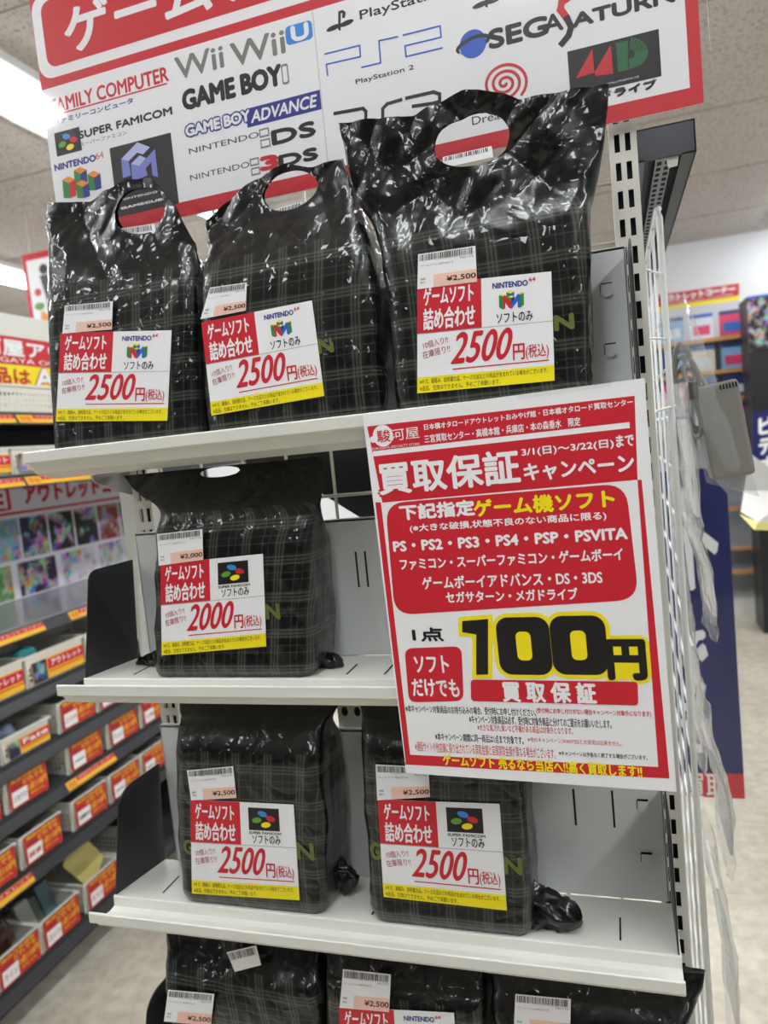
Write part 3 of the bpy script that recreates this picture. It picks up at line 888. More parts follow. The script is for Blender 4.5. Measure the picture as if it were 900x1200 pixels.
s.ptext('(受付時にお申し付けがない場合キャンペーン対象外になります)', z6(505, 915), z6(814, 908), RED, 2, bold=.00005)
s.ptext('※キャンペーン対象商品は必ず、受付時に対象外商品と分けてのご提示をお願いいたします。', z6(324, 940), z6(706, 931), BLK, 2, bold=.00005)
s.ptext('※大きな傷,汚れ,臭いなど不備がある商品は対象外となります。', z6(346, 961), z6(602, 952), RED, 2)
s.ptext('※本キャンペーン期間に同一商品は1点まで対象です。', z6(232, 986), z6(468, 976), BLK, 2, bold=.00005)
s.ptext('※他のキャンペーン,WANTEDとの併用は出来ません。', z6(482, 991), z6(734, 989), RED, 2)
s.ptext('※通販サイトや他店舗に張り出されている買取金額と店頭買取金額が異なる場合がございます。', z6(178, 1016), z6(554, 1008), RED, 2)
s.ptext('※キャンペーンは予告なく終了する場合がございます。', z6(566, 1027), z6(804, 1027), BLK, 2, bold=.00005)
s.ptext('ゲームソフト 売るなら当店へ!!高く買取します!!', z6(254, 1054), z6(788, 1054), YEL, 3, bold=.0003)
s.build('printed_sheet', root)
tp = at(645, 458, 'Y', PY - .0008)
Sheet(at(606, 459, 'Y', PY - .0006), at(716, 444, 'Y', PY - .0006), at(717, 452, 'Y', PY - .0006), at(607, 468, 'Y', PY - .0006), thick=.0001, base=SLEEVE).build('clear_tape', root)

# ------------------------------------------------------------------ the console poster above
TY = .104
X0, X1, ZT, ZB = -.0095, .6085, .462, .2155
root = thing('console_logo_poster', 'wide red bordered poster of game console logos above the top shelf', 'poster', (.3, TY, ZB))
rr = []
for cu, cv, a in ((1, 0, 0), (0, 0, 90), (0, 1, 180), (1, 1, 270)):
    for i in range(5):
        t = math.radians(a + 22.5 * i); ru, rv = .002 / .62, .002 / .2465
        rr.append((abs(cu - ru) + ru * math.cos(t) if cu == 0 else 1 - ru + ru * math.cos(t), (rv if cv == 0 else 1 - rv) - rv * math.sin(t)))
s = Sheet((X0, TY, ZT), (X1, TY, ZT), (X1, TY, ZB), (X0, TY, ZB), thick=.0006, base=WHITE, step=.00012, shape=rr)
s.poly(rr, RED, .4)
def zb(x, y): return (x / 2, y / 2)
def zc(x, y): return (370 + x / 3.3333, y / 3.3333)
def zd(x, y): return (640 + x / 4.2857, y / 4.2857)
def ze(x, y): return (40 + x / 4.5, 70 + y / 4.5)
def zg(x, y): return (370 + x / 1.698, y / 1.698)
# white field under the title band
a = s.inv(*zb(112, 215)); c = s.inv(806, 104)
vt = s.inv(*zb(150, 197))[1]; ur = s.inv(806, 60)[0]; vb = s.inv(808, 103)[1]; ul = s.inv(*zb(108, 300))[0]
s.rect(ul, vt, ur, vb, WHITE)
# title band: white rounded outline on red
ub, vbb = s.inv(*zb(140, 178)); uo = s.inv(*zb(78, 60))[0]
s.rrect(uo, .02, .985, vbb, .016, WHITE, 1); s.rrect(uo + .018, .02 + .03, .97, vbb - .04, .011, RED, 2)
s.ptext('ゲームソフト', (80, 63), (440, -112), WHITE, 3, bold=.0014, n8=True)
# logos, left sheet
s.ptext('FAMILY COMPUTER', ze(98, 285), ze(702, 35), RED, 2, bold=.0005)
a = s.inv(*ze(100, 300)); c = s.inv(*ze(702, 128)); s.rect(a[0], a[1] - .006, c[0], a[1], RED, 2)
s.ptext('ファミリーコンピュータ', ze(108, 345), ze(520, 200), NAVY, 2, bold=.0002)
a = s.inv(*ze(122, 512)); c = s.inv(*ze(222, 358)); four_dot_logo(s, a[0], c[1], c[0] + .006, a[1])
s.ptext('SUPER FAMICOM', ze(240, 418), ze(724, 248), BLK, 2, bold=.0005); s.ptext('スーパーファミコン', ze(244, 460), ze(488, 372), BLK, 2)
s.ptext('NINTENDO', ze(112, 588), ze(322, 500), NAVY, 2, bold=.0005); s.ptext('64', ze(328, 528), ze(364, 482), RED, 2)
# little block towers
for (x, y, h) in ((150, 630, 100), (210, 580, 110), (282, 600, 90), (222, 650, 80)):
    A, B, Cc, Dd = ze(x, y + 5), ze(x + 35, y + 22), ze(x + 68, y), ze(x + 32, y - 14)
    E_, F_, G_ = ze(x + 8, y + h), ze(x + 42, y + h), ze(x + 75, y + h - 12)
    lay = 2 if y < 620 else 4
    s.poly([s.inv(*q) for q in (A, E_, F_, B)], GREEN, lay); s.poly([s.inv(*q) for q in (B, F_, G_, Cc)], RED if x == 150 else NAVY, lay); s.poly([s.inv(*q) for q in (A, B, Cc, Dd)], ORANGE, lay + 1)
# dark square with the folded cube
pts = [ze(398, 468), ze(458, 775), ze(738, 735), ze(686, 396)]
a = s.inv(*ze(440, 830)); c = s.inv(*ze(686, 396)); a0 = s.inv(*ze(398, 468)); s.rect(a0[0], a0[1], c[0] + .012, a[1], BLK, 2)
def pz(pts, m, lay=3): s.poly([s.inv(*ze(*p)) for p in pts][::-1], m, lay)
pz([(460, 525), (545, 436), (612, 462), (575, 500), (545, 490), (500, 535)], PALE); pz([(460, 525), (500, 535), (512, 610), (470, 625)], LILAC)
pz([(512, 550), (558, 505), (592, 520), (556, 560)], PALE, 4); pz([(512, 550), (556, 560), (565, 625), (520, 640)], LILAC, 4)
pz([(556, 560), (638, 472), (655, 620), (626, 610), (618, 540), (590, 575), (600, 610), (565, 625)], LILAC)
s.ptext('NINTENDO', ze(460, 745), ze(650, 690), WHITE, 3, bold=.0001); s.ptext('GAMECUBE', ze(460, 790), ze(700, 725), WHITE, 3, bold=.0004)
# middle column
s.ptext('Wii', zb(415, 188), zb(520, 105), GREY, 2, bold=.0006); s.ptext('Wii', zb(545, 158), zb(664, 68), GREY, 2, bold=.0006)
a = s.inv(*zb(672, 108)); c = s.inv(*zb(730, 46)); s.rrect(a[0], c[1], c[0], a[1], .004, SKY, 2); s.ptext('U', zb(686, 98), zb(720, 54), WHITE, 3, bold=.001)
s.ptext('GAME BOY', zb(432, 258), zb(656, 152), BLK, 2, bold=.0013, n8=True)
a = s.inv(*zb(663, 200)); c = s.inv(*zb(674, 148)); s.rrect(a[0], c[1], c[0], a[1], .002, GREY, 2); s.rrect(a[0] + .002, c[1] + .008, c[0] - .002, a[1] - .008, .0016, WHITE, 3)
s.ptext('GAME BOY', zb(438, 320), zb(584, 258), NAVY, 2, bold=.0022, n8=True); s.ptext('GAME BOY', zb(438, 320), zb(584, 258), WHITE, 4, bold=.0007)
a = s.inv(*zb(588, 290)); c = s.inv(*zb(744, 216)); s.rect(a[0] - .006, c[1] - .006, c[0] + .004, a[1] + .012, NAVY, 2); s.ptext('ADVANCE', zb(592, 288), zb(740, 222), WHITE, 4, bold=.0004, shear=.2)
s.ptext('NINTENDO', zb(444, 362), zb(606, 308), BLK, 2); s.ptext('DS', zb(640, 340), zb(736, 284), BLK, 2, bold=.001)
s.ptext('NINTENDO', zb(447, 424), zb(584, 378), BLK, 2); s.ptext('3', zb(612, 400), zb(650, 362), RED, 2, bold=.0012); s.ptext('DS', zb(656, 392), zb(742, 346), BLK, 2, bold=.001)
for (x0, y0, x1, y1) in ((609, 324, 630, 298), (612, 349, 633, 323), (587, 391, 606, 368), (590, 413, 609, 390)):
    a = s.inv(*zb(x0, y0)); c = s.inv(*zb(x1, y1)); s.rect(a[0], c[1], c[0], a[1], GREY, 2); s.rect(a[0] + .002, c[1] + .006, c[0] - .002, a[1] - .006, WHITE, 3)
# right sheet
s.ptext('PlayStation', zc(175, 88), zc(515, -58), BLK, 2, bold=.0002)
def ps_mark(f, x, y, k):
    def q(pts, m, lay=2): s.poly([s.inv(*f(x + a * k, y + b * k)) for a, b in pts][::-1], m, lay)
    q([(30, -50), (48, -56), (60, -46), (56, -24), (46, -24), (46, -44), (40, -42), (40, 26), (30, 22)], BLK)
    for cx_, cy_, sx in ((12, 14, 1), (62, -4, 1)):
        u_, v_ = s.inv(*f(x + cx_ * k, y + cy_ * k)); s.ell(u_, v_, .007 * k / s.W, .0022 * k / s.H, BLK, 2, rot=.12)
ps_mark(zc, 58, 95, 1.0); ps_mark(zc, 632, 5, 1.0)
for P in ([(36, 212), (172, 178), (175, 222), (42, 252), (47, 296)], [(180, 264), (254, 246), (247, 160), (320, 144)], [(342, 138), (486, 102), (490, 146), (349, 180), (353, 222), (494, 188)]):
    s.line([s.inv(*zc(*p)) for p in P], .0014, BLUE, 2)
s.ptext('PlayStation 2', zc(158, 335), zc(382, 252), BLK, 2, bold=.0001)
for P in ([(74, 444), (185, 424), (196, 436), (196, 470)], [(262, 480), (262, 425), (280, 406), (334, 390)], [(354, 384), (460, 360), (484, 368), (484, 396), (460, 404), (380, 416)], [(460, 404), (488, 408), (488, 450), (470, 458)]):
    s.line([s.inv(*zc(*p)) for p in P], .003, BLK, 2)
# globe and spiral
u, v = s.inv(*zc(614, 172)); s.ell(u, v, .0115 / s.W, .0115 / s.H, BLUE, 2)
for k in (0, 1):
    pts = []
    for i in range(25):
        t = math.radians(200 * i / 24 + (190 if k else 10)); x, y = 66 * math.cos(t), 22 * math.sin(t)
        pts.append(s.inv(*zc(614 + x * .9 + y * .4, 174 + y - x * .42)))
    s.line(pts, .0028 if k else .0018, BLK, 3 if k else 1)
s.ptext('SEG', zc(682, 190), zc(900, 62), BLK, 2, bold=.0010, n8=True)
s.ptext('A', zd(-8, 170), zd(80, 60), BLK, 2, bold=.0006)
pts = [(112, -10), (78, 14), (72, 48), (104, 92), (126, 136), (112, 180), (78, 222)]
s.line([s.inv(*zd(*p)) for p in pts[:4]], .0055, RED, 3); s.line([s.inv(*zd(*p)) for p in pts[3:]], .005, BLK, 3)
s.ptext('ATURN', zd(136, 138), zd(640, -60), BLK, 2, bold=.0008, n8=True)
pts = []
for i in range(90):
    t = 2 * math.pi * 3.05 * i / 89; r = 6 + 82 * i / 89
    pts.append(s.inv(*zc(738 + r * math.cos(t + .4), 326 + r * math.sin(t + .4) * .92 - .22 * r * math.cos(t + .4) * .6)))
s.line(pts, .0024, RED, 2)
s.ptext('Dreamcast', zc(612, 490), zc(850, 402), BLK, 2)
a = s.inv(*zd(128, 440)); c = s.inv(*zd(548, 150)); s.rect(s.inv(*zd(106, 260))[0], c[1], c[0] + .004, s.inv(*zd(558, 388))[1], BLK, 2)
def pd(pts, m, lay=3): s.poly([s.inv(*zd(*p)) for p in pts][::-1], m, lay)
pd([(150, 395), (232, 246), (242, 366)], RED); pd([(242, 366), (324, 226), (336, 370), (250, 384)], RED)
pd([(350, 216), (410, 204), (412, 352), (362, 364)], DGREEN)
for i in range(9):
    t0 = math.radians(86 - i * 12); t1 = math.radians(86 - i * 12 - 8.5)
    pd([(418 + 26 * math.cos(t0), 272 - 26 * math.sin(t0)), (418 + 94 * math.cos(t0), 272 - 82 * math.sin(t0) - 10 * math.cos(t0)), (418 + 94 * math.cos(t1), 272 - 82 * math.sin(t1) - 10 * math.cos(t1)), (418 + 26 * math.cos(t1), 272 - 26 * math.sin(t1))], DGREEN)
pd([(416, 298), (444, 286), (444, 266), (512, 250), (506, 290), (480, 325), (418, 350)], DGREEN)
s.ptext('16BIT INTELLIGENT TERMINAL', zd(230, 415), zd(498, 352), WHITE, 3); s.ptext('HIGH GRADE MULTIPURPOSE USE', zd(230, 445), zd(466, 380), WHITE, 3)
s.ptext('メガドライブ', zd(130, 536), zd(552, 398), BLK, 2, bold=.0007)
# seam between the two sheets
us = s.inv(371, 60)[0]; s.rect(us - .0008, vt + .0, us + .0008, vb, mat('paper_edge_grey', (205, 205, 207), .5), 2)
s.build('printed_sheet', root)
Sheet((X0 - .004, TY - .0022, ZT + .004), (X1 + .0055, TY - .0022, ZT + .004), (X1 + .0065, TY - .0022, ZB - .0085), (X0 - .004, TY - .0022, ZB - .0085), thick=.0002, base=SLEEVE).build('clear_sleeve', root)

# ------------------------------------------------------------------ header rail, side grid and what hangs there
t = thing('header_rail', 'charcoal steel header rail above the side wire grid', 'shelf rail', (.58, .17, .2))
y0, y1 = .165, 2.3
A = at(748, 140, 'Y', y0); B = at(812, 152, 'Y', y0)
rx0, rx1, rz1 = .5585, .6085, .2275; rz0 = .1995
MB().box(rx0, y0, rz0, rx1, y0 + .002, rz1).box(rx0, y0, rz1 - .002, rx1, y1, rz1).box(rx0, y0, rz0, rx0 + .002, y1, rz1).box(rx1 - .002, y0, rz0, rx1, y1, rz1).box(rx1 - .012, y0, rz0, rx1, y1, rz0 + .002).box(rx0, y0, rz0, rx0 + .008, y1, rz0 + .002).build('rail_channel', CHAR, t, bevel=.0006)
mb = MB().box(rx0 + .018, y0 + .004, rz0 + .006, rx0 + .032, y1, rz0 + .009)
sl = MB()
for i in range(70):
    y = y0 + .012 + i * .0165
    sl.box(rx0 + .0195, y, rz0 + .0056, rx0 + .0235, y + .008, rz0 + .0061); sl.box(rx0 + .0265, y, rz0 + .0056, rx0 + .0305, y + .008, rz0 + .0061)
mb.build('slotted_strip', mat('blue_grey_steel', (150, 156, 166), .3, metal=.5), t); sl.build('strip_slots', SLOT, t)
Sheet(at(779, 178, 'Y', y0 + .003), at(797, 172, 'Y', y0 + .003), at(794, 194, 'Y', y0 + .003), at(783, 197, 'Y', y0 + .003), thick=.0003, base=IVORYP).build('masking_tape', t)

GX = .578
g = thing('side_wire_grid', 'white wire grid panel seen edge on at the right side of the rack', 'wire grid', (GX, .45, FLOOR))
gy0, gy1, gz1, gz0 = .212, .66, .172, -1.15
fr = [(GX, gy0, gz0), (GX, gy0, gz1 - .01), (GX, gy0 + .004, gz1 - .002), (GX, gy0 + .014, gz1), (GX, gy1, gz1), (GX, gy1, gz0)]
MB().tube(fr, .0032, 10).build('grid_frame', WIRE, g, smooth=True)
mb = MB()
for i in range(5): y = gy0 + .085 * (i + 1) - .01; mb.tube([(GX - .002, y, gz0), (GX - .002, y, gz1)], .0017, 6)
for i in range(26): z = gz1 - .05 * (i + 1); mb.tube([(GX + .001, gy0, z), (GX + .001, gy1, z)], .0017, 6)
mb.build('grid_wires', WIRE, g, smooth=True)
for z in (.105, .045, -.02):
    MB().tube([(.556, D + .015, z - .004), (.562, .16, z), (GX, gy0, z + .003), (GX + .004, gy0 + .01, z + .004), (GX, gy0 + .02, z)], .0011, 6).build('cable_tie', IVORYP, g, smooth=True)


def pouch(mb_pts, th, seed):
    """an inflated clear pouch around a quad of points (TL, TR, BR, BL)"""
    q = [Vector(p) for p in mb_pts]; n = 18; mb = MB(); nn = (q[1] - q[0]).cross(q[3] - q[0]).normalized()
    for sd in (1, -1):
        vs = []; fs = []
        for j in range(n + 1):
            for i in range(n + 1):
                u, v = i / n, j / n
                p = q[0].lerp(q[1], u).lerp(q[3].lerp(q[2], u), v)
                e = (4 * u * (1 - u)) ** .5 * (4 * v * (1 - v)) ** .5
                p = p + nn * sd * (th * e * (1 + .35 * noise.noise(p * 30 + Vector((seed, 0, 0)))) + .0004) + nn * .006 * noise.noise(p * 22 + Vector((0, seed, 0)))
                vs.append(p)
        for j in range(n):
            for i in range(n): k = j * (n + 1) + i; f = (k, k + 1, k + n + 2, k + n + 1); fs.append(f if sd < 0 else f[::-1])
        mb.add(vs, fs)
    return mb


# grey power adapter in a clear bag, its face turned to the aisle
ay = .30
TLp, TRp, BRp, BLp = at(786, 372, 'Y', ay), at(822, 398, 'Y', ay), at(882, 548, 'Y', ay), at(826, 540, 'Y', ay)
t = thing('bagged_adapter', 'grey power adapter and cable in a clear bag hanging on the side grid', 'power adapter', (at(850, 560, 'Y', ay)))
ADP = mat('grey_abs_plastic', (128, 126, 120), .5)
c0 = at(847, 504, 'Y', ay); ax = (at(857, 553, 'Y', ay) - at(837, 452, 'Y', ay)).normalized(); sdv = Vector((ax.z, 0, -ax.x))
me = MB().box(-.0205, -.022, -.050, .0205, .022, .050); o = me.build('adapter_body', ADP, t, bevel=.004)
up_ = -ax; xv = Vector((up_.z, 0, -up_.x)); Mx = Matrix((xv, Vector((0, 1, 0)), up_)).transposed().to_4x4(); Mx.translation = c0
o.matrix_basis = t.matrix_basis.inverted() @ Mx
me = MB()
for k in range(6): me.box(.002 + .003 * k, -.0224, .0415, .0035 + .003 * k, -.0218, .0470)
o = me.build('adapter_vents', SLOT, t); o.matrix_basis = t.matrix_basis.inverted() @ Mx
cab = MB()
for k in range(4):
    pts = []
    for i in range(40):
        a = 2 * math.pi * i / 39
        pp_ = at(806 + 3 * k + (13 + 3 * k) * math.cos(a) - 9 * math.sin(a), 458 + 5 * k - (54 - 8 * k) * math.sin(a) , 'Y', ay - .006 + .006 * k)
        pts.append(pp_ + Vector((0, .007 * math.cos(2 * a + k), 0)))
    cab.tube(pts, .0026, 8)
cab.tube([at(800, 430, 'Y', ay), at(808, 460, 'Y', ay - .01), at(820, 490, 'Y', ay - .01), at(826, 510, 'Y', ay)], .0021, 8)
cab.build('cable', mat('grey_cable_rubber', (142, 140, 134), .5), t, smooth=True)
pb = at(812, 458, 'Y', ay - .018)
MB().box(pb.x - .005, pb.y - .004, pb.z - .009, pb.x + .005, pb.y + .004, pb.z + .009).build('cable_plug', mat('dark_plug_plastic', (70, 66, 58), .5), t, bevel=.001)
pouch([at(778, 350, 'Y', ay), at(806, 352, 'Y', ay), at(890, 582, 'Y', ay), at(828, 566, 'Y', ay)], .03, 3).build('clear_bag', CRINKLE, t, smooth=True)

CARD = mat('pale_packet_card', (222, 222, 218), .5)
CARD2 = mat('grey_packet_card', (176, 176, 174), .5)


def hung_packet(label, x0, x1, y, z0, z1, bend, seed, m=CARD):
    """flat packet hung from the grid by its top edge, seen nearly edge on"""
    t = thing('bagged_packet', label, 'packet', (x0, y, z0))
    x0 += .006; x1 += .006
    def prof(z):
        f = (z1 - z) / (z1 - z0); return x0 + (x1 - x0) * f + bend * math.sin(f * math.pi)
    mb = MB(); n = 12
    for i in range(n):
        za, zb_ = z1 - (z1 - z0) * i / n, z1 - (z1 - z0) * (i + 1) / n
        xa, xb = prof(za), prof(zb_)
        w2 = .05
        mb.add([(xa, y, za), (xa + .003, y, za), (xa + .003, y + .09, za), (xa, y + .09, za), (xb, y, zb_), (xb + .003, y, zb_), (xb + .003, y + .09, zb_), (xb, y + .09, zb_)],
               [(0, 3, 2, 1), (4, 5, 6, 7), (0, 1, 5, 4), (1, 2, 6, 5), (2, 3, 7, 6), (3, 0, 4, 7)])
    mb.build('packet_card', m, t)
    bag_ = MB(); N = 22
    for sd in (-.004, .007):
        vs = []; fs = []
        for j in range(N + 1):
            z = z1 + .035 - (z1 - z0 + .06) * j / N
            for i in range(9):
                yy = y - .008 + .106 * i / 8
                e = math.sin(math.pi * min(1, max(0, i / 8))) ** .5
                vs.append((prof(max(z0, min(z1, z))) + sd * e + .004 * noise.noise(Vector((yy * 40, z * 40, seed))), yy, z))
        for j in range(N):
            for i in range(8): k = j * 9 + i; fs.append((k, k + 1, k + 10, k + 9))
        bag_.add(vs, fs)
    bag_.build('clear_bag', CRINKLE, t, smooth=True)
    return t


hung_packet('white card packet in clear bag beside the grey power adapter', .583, .588, .205, -.125, -.03, .001, 1)
hung_packet('bent white packet in clear bag in front of the blue banner', .584, .602, .25, -.235, -.135, .006, 2)
hung_packet('bent grey packet in clear bag above the pale floor at right', .586, .600, .21, -.47, -.36, .007, 4, CARD2)
hung_packet('thin pale packet in clear bag below the blue banner', .583, .588, .30, -.40, -.28, .003, 5)
hung_packet('lowest white packet in clear bag at bottom right', .584, .596, .20, -.66, -.50, .004, 6)
hung_packet('grey packet in clear bag at the middle of the side grid', .583, .586, .38, -.31, -.17, .002, 7, CARD2)
hung_packet('silvery packet in clear bag behind the top poster corner', .582, .585, .42, -.16, -.03, .002, 8, CARD2)

# blue banner in a clear sleeve
BY = .78
bq = [at(795, 520, 'Y', BY), at(866, 585, 'Y', BY), at(867, 936, 'Y', BY), at(795, 945, 'Y', BY)]
xl = GX + .012
t = thing('hanging_banner', 'dark blue banner with white writing and red foot in a clear sleeve', 'banner', (bq[2].x, BY, bq[2].z))
ztop = at(835, 548, 'Y', BY).z; zb0 = bq[2].z; xr = at(863, 760, 'Y', BY).x
ch = .03
BLUEB = mat('banner_blue', (16, 28, 98), .45)
s = Sheet((xl, BY, ztop), (xr, BY, ztop), (xr, BY, zb0), (xl, BY, zb0), thick=.001, base=BLUEB, shape=[(0, 0), (1 - .3, 0), (1, .08), (1, 1), (0, 1)])
v0 = s.inv(840, 906)[1]; s.rect(0, v0, 1, 1, RED)
s.ptext('買取', (803, 935), (852, 908), WHITE, 2, bold=.0006)
for ch_, a, c in (('ト', (806, 690), (836, 575)), ('で', (800, 810), (826, 740)), ('も', (800, 880), (828, 812))): s.ptext(ch_, a, c, WHITE, 2, bold=.003)
s.build('printed_sheet', t)
Sheet((xl, BY - .003, ztop + .01), (xr + .006, BY - .003, ztop - .02), (xr + .006, BY - .003, zb0 - .006), (xl, BY - .003, zb0 - .006), thick=.0003, base=SLEEVE).build('clear_sleeve', t)
MB().tube([(xl + .03, BY + .002, ztop + .0), (xl + .03, BY + .002, .195)], .002, 6).build('hanging_cord', IVORYP, t)

# ------------------------------------------------------------------ the shop beyond, right
YB = 4.9
def fp(px, py, y=YB): return at(px, py, 'Y', y)
TAN = mat('shelf_wood_edge', (206, 150, 92), .5)
SHG = mat('shelf_grey', (200, 202, 206), .5)
t = thing('wall_shelf_unit', 'grey wall shelf unit with tan shelf edges at far right', 'shelf unit', (1.3, YB + .1, FLOOR))
xa, xb = fp(800, 400).x - .6, fp(879, 400).x
zr = [fp(860, 393).z, fp(860, 432).z, fp(860, 465).z, fp(860, 500).z, fp(878, 640).z, fp(878, 668).z]
MB().box(xa, YB + .3, FLOOR, xb, YB + .32, fp(860, 345).z).build('back_board', SHG, t)
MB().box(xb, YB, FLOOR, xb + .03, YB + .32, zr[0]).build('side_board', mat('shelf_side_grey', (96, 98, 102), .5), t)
zr += [(zr[3] * 2 + zr[4]) / 3, (zr[3] + zr[4] * 2) / 3]
for z in zr:
    MB().box(xa, YB, z - .02, xb, YB + .3, z).box(xa, YB - .012, z - .022, xb, YB, z + .004, 1).build('shelf_board', [SHG, TAN], t)
MB().box(xa, YB - .05, FLOOR, xb, YB + .3, FLOOR + .12).build('plinth', STEEL, t)
CASES = [mat('case_%s' % n, c, .35) for n, c in (('blue', (60, 110, 190)), ('pink', (220, 70, 110)), ('white', (216, 224, 236)), ('sky', (130, 180, 220)), ('cream', (226, 214, 190)), ('navy', (40, 60, 120)))]
desc = ('top', 'second', 'third', 'fourth')
for r, z in enumerate(zr[:4]):
    x = xb - .03; k = 0
    while x > xa + .55 and k < 4:
        wd = .145; h = [.17, .17, .15, .15][r]
        cm = CASES[(r * 2 + k + 1) % 6]
        cc = MB().box(x - wd, YB + .02, z + .0045, x, YB + .05, z + h).box(x - wd, YB + .018, z + h * .86, x, YB + .02, z + h, 1).box(x - wd + .02, YB + .0185, z + .03, x - .02, YB + .02, z + h * .55, 2).build('game_case', [cm, CASES[5 if k != 1 else 0], CASES[(k + r) % 5]])
        tag(cc, '%s game case, %s from the right on the %s tan edged far shelf' % (cm.name[5:], ('first', 'second', 'third', 'fourth')[k], desc[r]), 'game case', 'game cases on the far shelves')
        x -= wd + .04; k += 1
# far sign
s = Sheet(fp(770, 346, YW - .02), (fp(866, 328, YW - .02).x, YW - .02, fp(770, 346, YW - .02).z), (fp(866, 358, YW - .02).x, YW - .02, fp(866, 358, YW - .02).z), (fp(770, 346, YW - .02).x, YW - .02, fp(866, 358, YW - .02).z), thick=.004, base=YEL, step=.002)
s.rect(0, 0, 1, .55, RED); s.text('アウトレットコーナー', .04, .08, .95, .36, WHITE, 2, bold=.006); s.text('OUTLET CORNER', .3, .42, .93, .5, WHITE, 2)
tag(s.build('wall_sign'), 'red and yellow outlet corner sign on the far white wall', 'sign')
# black display with printed panel at the far right
t = thing('display_stand', 'black display stand with picture panel at the right edge', 'display stand', (fp(893, 500, 4.4).x, 4.4, FLOOR))
xs = fp(878, 400, 4.4).x; ze_ = fp(893, 345, 4.4).z
MB().box(xs, 4.42, FLOOR, xs + .7, 4.7, ze_).build('stand_body', mat('stand_black', (30, 30, 33), .4), t)
s = Sheet((xs, 4.41, ze_), (xs + .13, 4.41, ze_), (xs + .13, 4.41, fp(890, 410, 4.4).z), (xs, 4.41, fp(890, 410, 4.4).z), thick=.003, base=ARTS[1], step=.002); s.rect(0, 0, 1, .05, BLUE); s.build('picture_panel', t)
MB().box(xs + .15, 4.41, fp(890, 380, 4.4).z, xs + .18, 4.419, ze_ - .05).box(xs + .14, 4.41, fp(890, 400, 4.4).z, xs + .3, 4.419, fp(890, 385, 4.4).z, 1).build('front_print', [CASES[1], RED], t)
# blue flag with white writing
s = Sheet(at(882, 484, 'Y', 3.2), at(925, 477, 'Y', 3.2), at(925, 556, 'Y', 3.2), at(882, 563, 'Y', 3.2), thick=.003, base=BLUEB, step=.002)
for i, ch_ in enumerate('ビデオ'): s.text(ch_, .18, .08 + .3 * i, .55, .33 + .3 * i, WHITE, 1, bold=.004)
t = thing('vertical_flag', 'blue vertical flag with white writing at the right edge', 'flag', (at(900, 560, 'Y', 3.2).x, 3.2, FLOOR)); s.build('flag_cloth', t)
px_ = at(925, 480, 'Y', 3.2).x + .006
MB().tube([(px_, 3.2, FLOOR + .02), (px_, 3.2, at(925, 470, 'Y', 3.2).z)], .006, 8).build('flag_pole', CHAR, t)
MB().prism([(px_ + .14 * math.cos(i * math.pi / 8), 3.2 + .14 * math.sin(i * math.pi / 8)) for i in range(16)], 'Z', FLOOR, FLOOR + .025).build('flag_base', CHAR, t, bevel=.004)
# curled notice sheet
t = thing('notice_sheet', 'pale grey notice sheet with yellow edge curling behind the adapter', 'notice', at(885, 615, 'Y', 1.3))
mb = MB(); q = [at(872, 575, 'Y', 1.3), at(878, 530, 'Y', 1.3), at(935, 575, 'Y', 1.34), at(935, 612, 'Y', 1.3), at(888, 612, 'Y', 1.22), at(868, 600, 'Y', 1.25)]
mb.add(q + [p + Vector((0, .002, 0)) for p in q], [(0, 1, 2, 3, 4, 5)[::-1], tuple(range(6, 12))] + [(i, (i + 1) % 6, 6 + (i + 1) % 6, 6 + i) for i in range(6)])
mb.build('sheet', mat('notice_grey', (206, 204, 200), .5), t)
q = [at(866, 602, 'Y', 1.24), at(888, 612, 'Y', 1.215), at(935, 612, 'Y', 1.29), at(935, 622, 'Y', 1.28), at(884, 621, 'Y', 1.205)]
mb = MB(); mb.add(q + [p + Vector((0, .002, 0)) for p in q], [(4, 3, 2, 1, 0), (5, 6, 7, 8, 9)] + [(i, (i + 1) % 5, 5 + (i + 1) % 5, 5 + i) for i in range(5)]); mb.build('yellow_edge', mat('notice_yellow', (226, 216, 130), .5), t)
MB().tube([at(925, 575, 'Y', 1.31), (at(925, 575, 'Y', 1.31).x, 1.31, FLOOR)], .004, 8).build('stand_rod', CHAR, t)

# ------------------------------------------------------------------ the left aisle
LX = -1.02; BX = -1.36


def holes_material():
    m, N, L, b = nodes_of('perforated_ivory_plastic')
    b.inputs['Base Color'].default_value = lin((226, 224, 214)); b.inputs['Roughness'].default_value = .45
    uv = N.new('ShaderNodeUVMap'); sep = N.new('ShaderNodeSeparateXYZ'); L.new(uv.outputs[0], sep.inputs[0])
    r = []
    for i in (0, 1):
        f = math_node(N, L, 'FRACT', math_node(N, L, 'DIVIDE', sep.outputs[i], .0125))
        r.append(math_node(N, L, 'LESS_THAN', math_node(N, L, 'ABSOLUTE', math_node(N, L, 'SUBTRACT', f, .5)), .23))
    h = math_node(N, L, 'MULTIPLY', r[0], r[1])
    h = math_node(N, L, 'MULTIPLY', h, sep.outputs[2])
    tr = N.new('ShaderNodeBsdfTransparent'); mx = N.new('ShaderNodeMixShader')
    L.new(h, mx.inputs[0]); L.new(b.outputs[0], mx.inputs[1]); L.new(tr.outputs[0], mx.inputs[2]); L.new(mx.outputs[0], N['Material Output'].inputs[0])
    return m


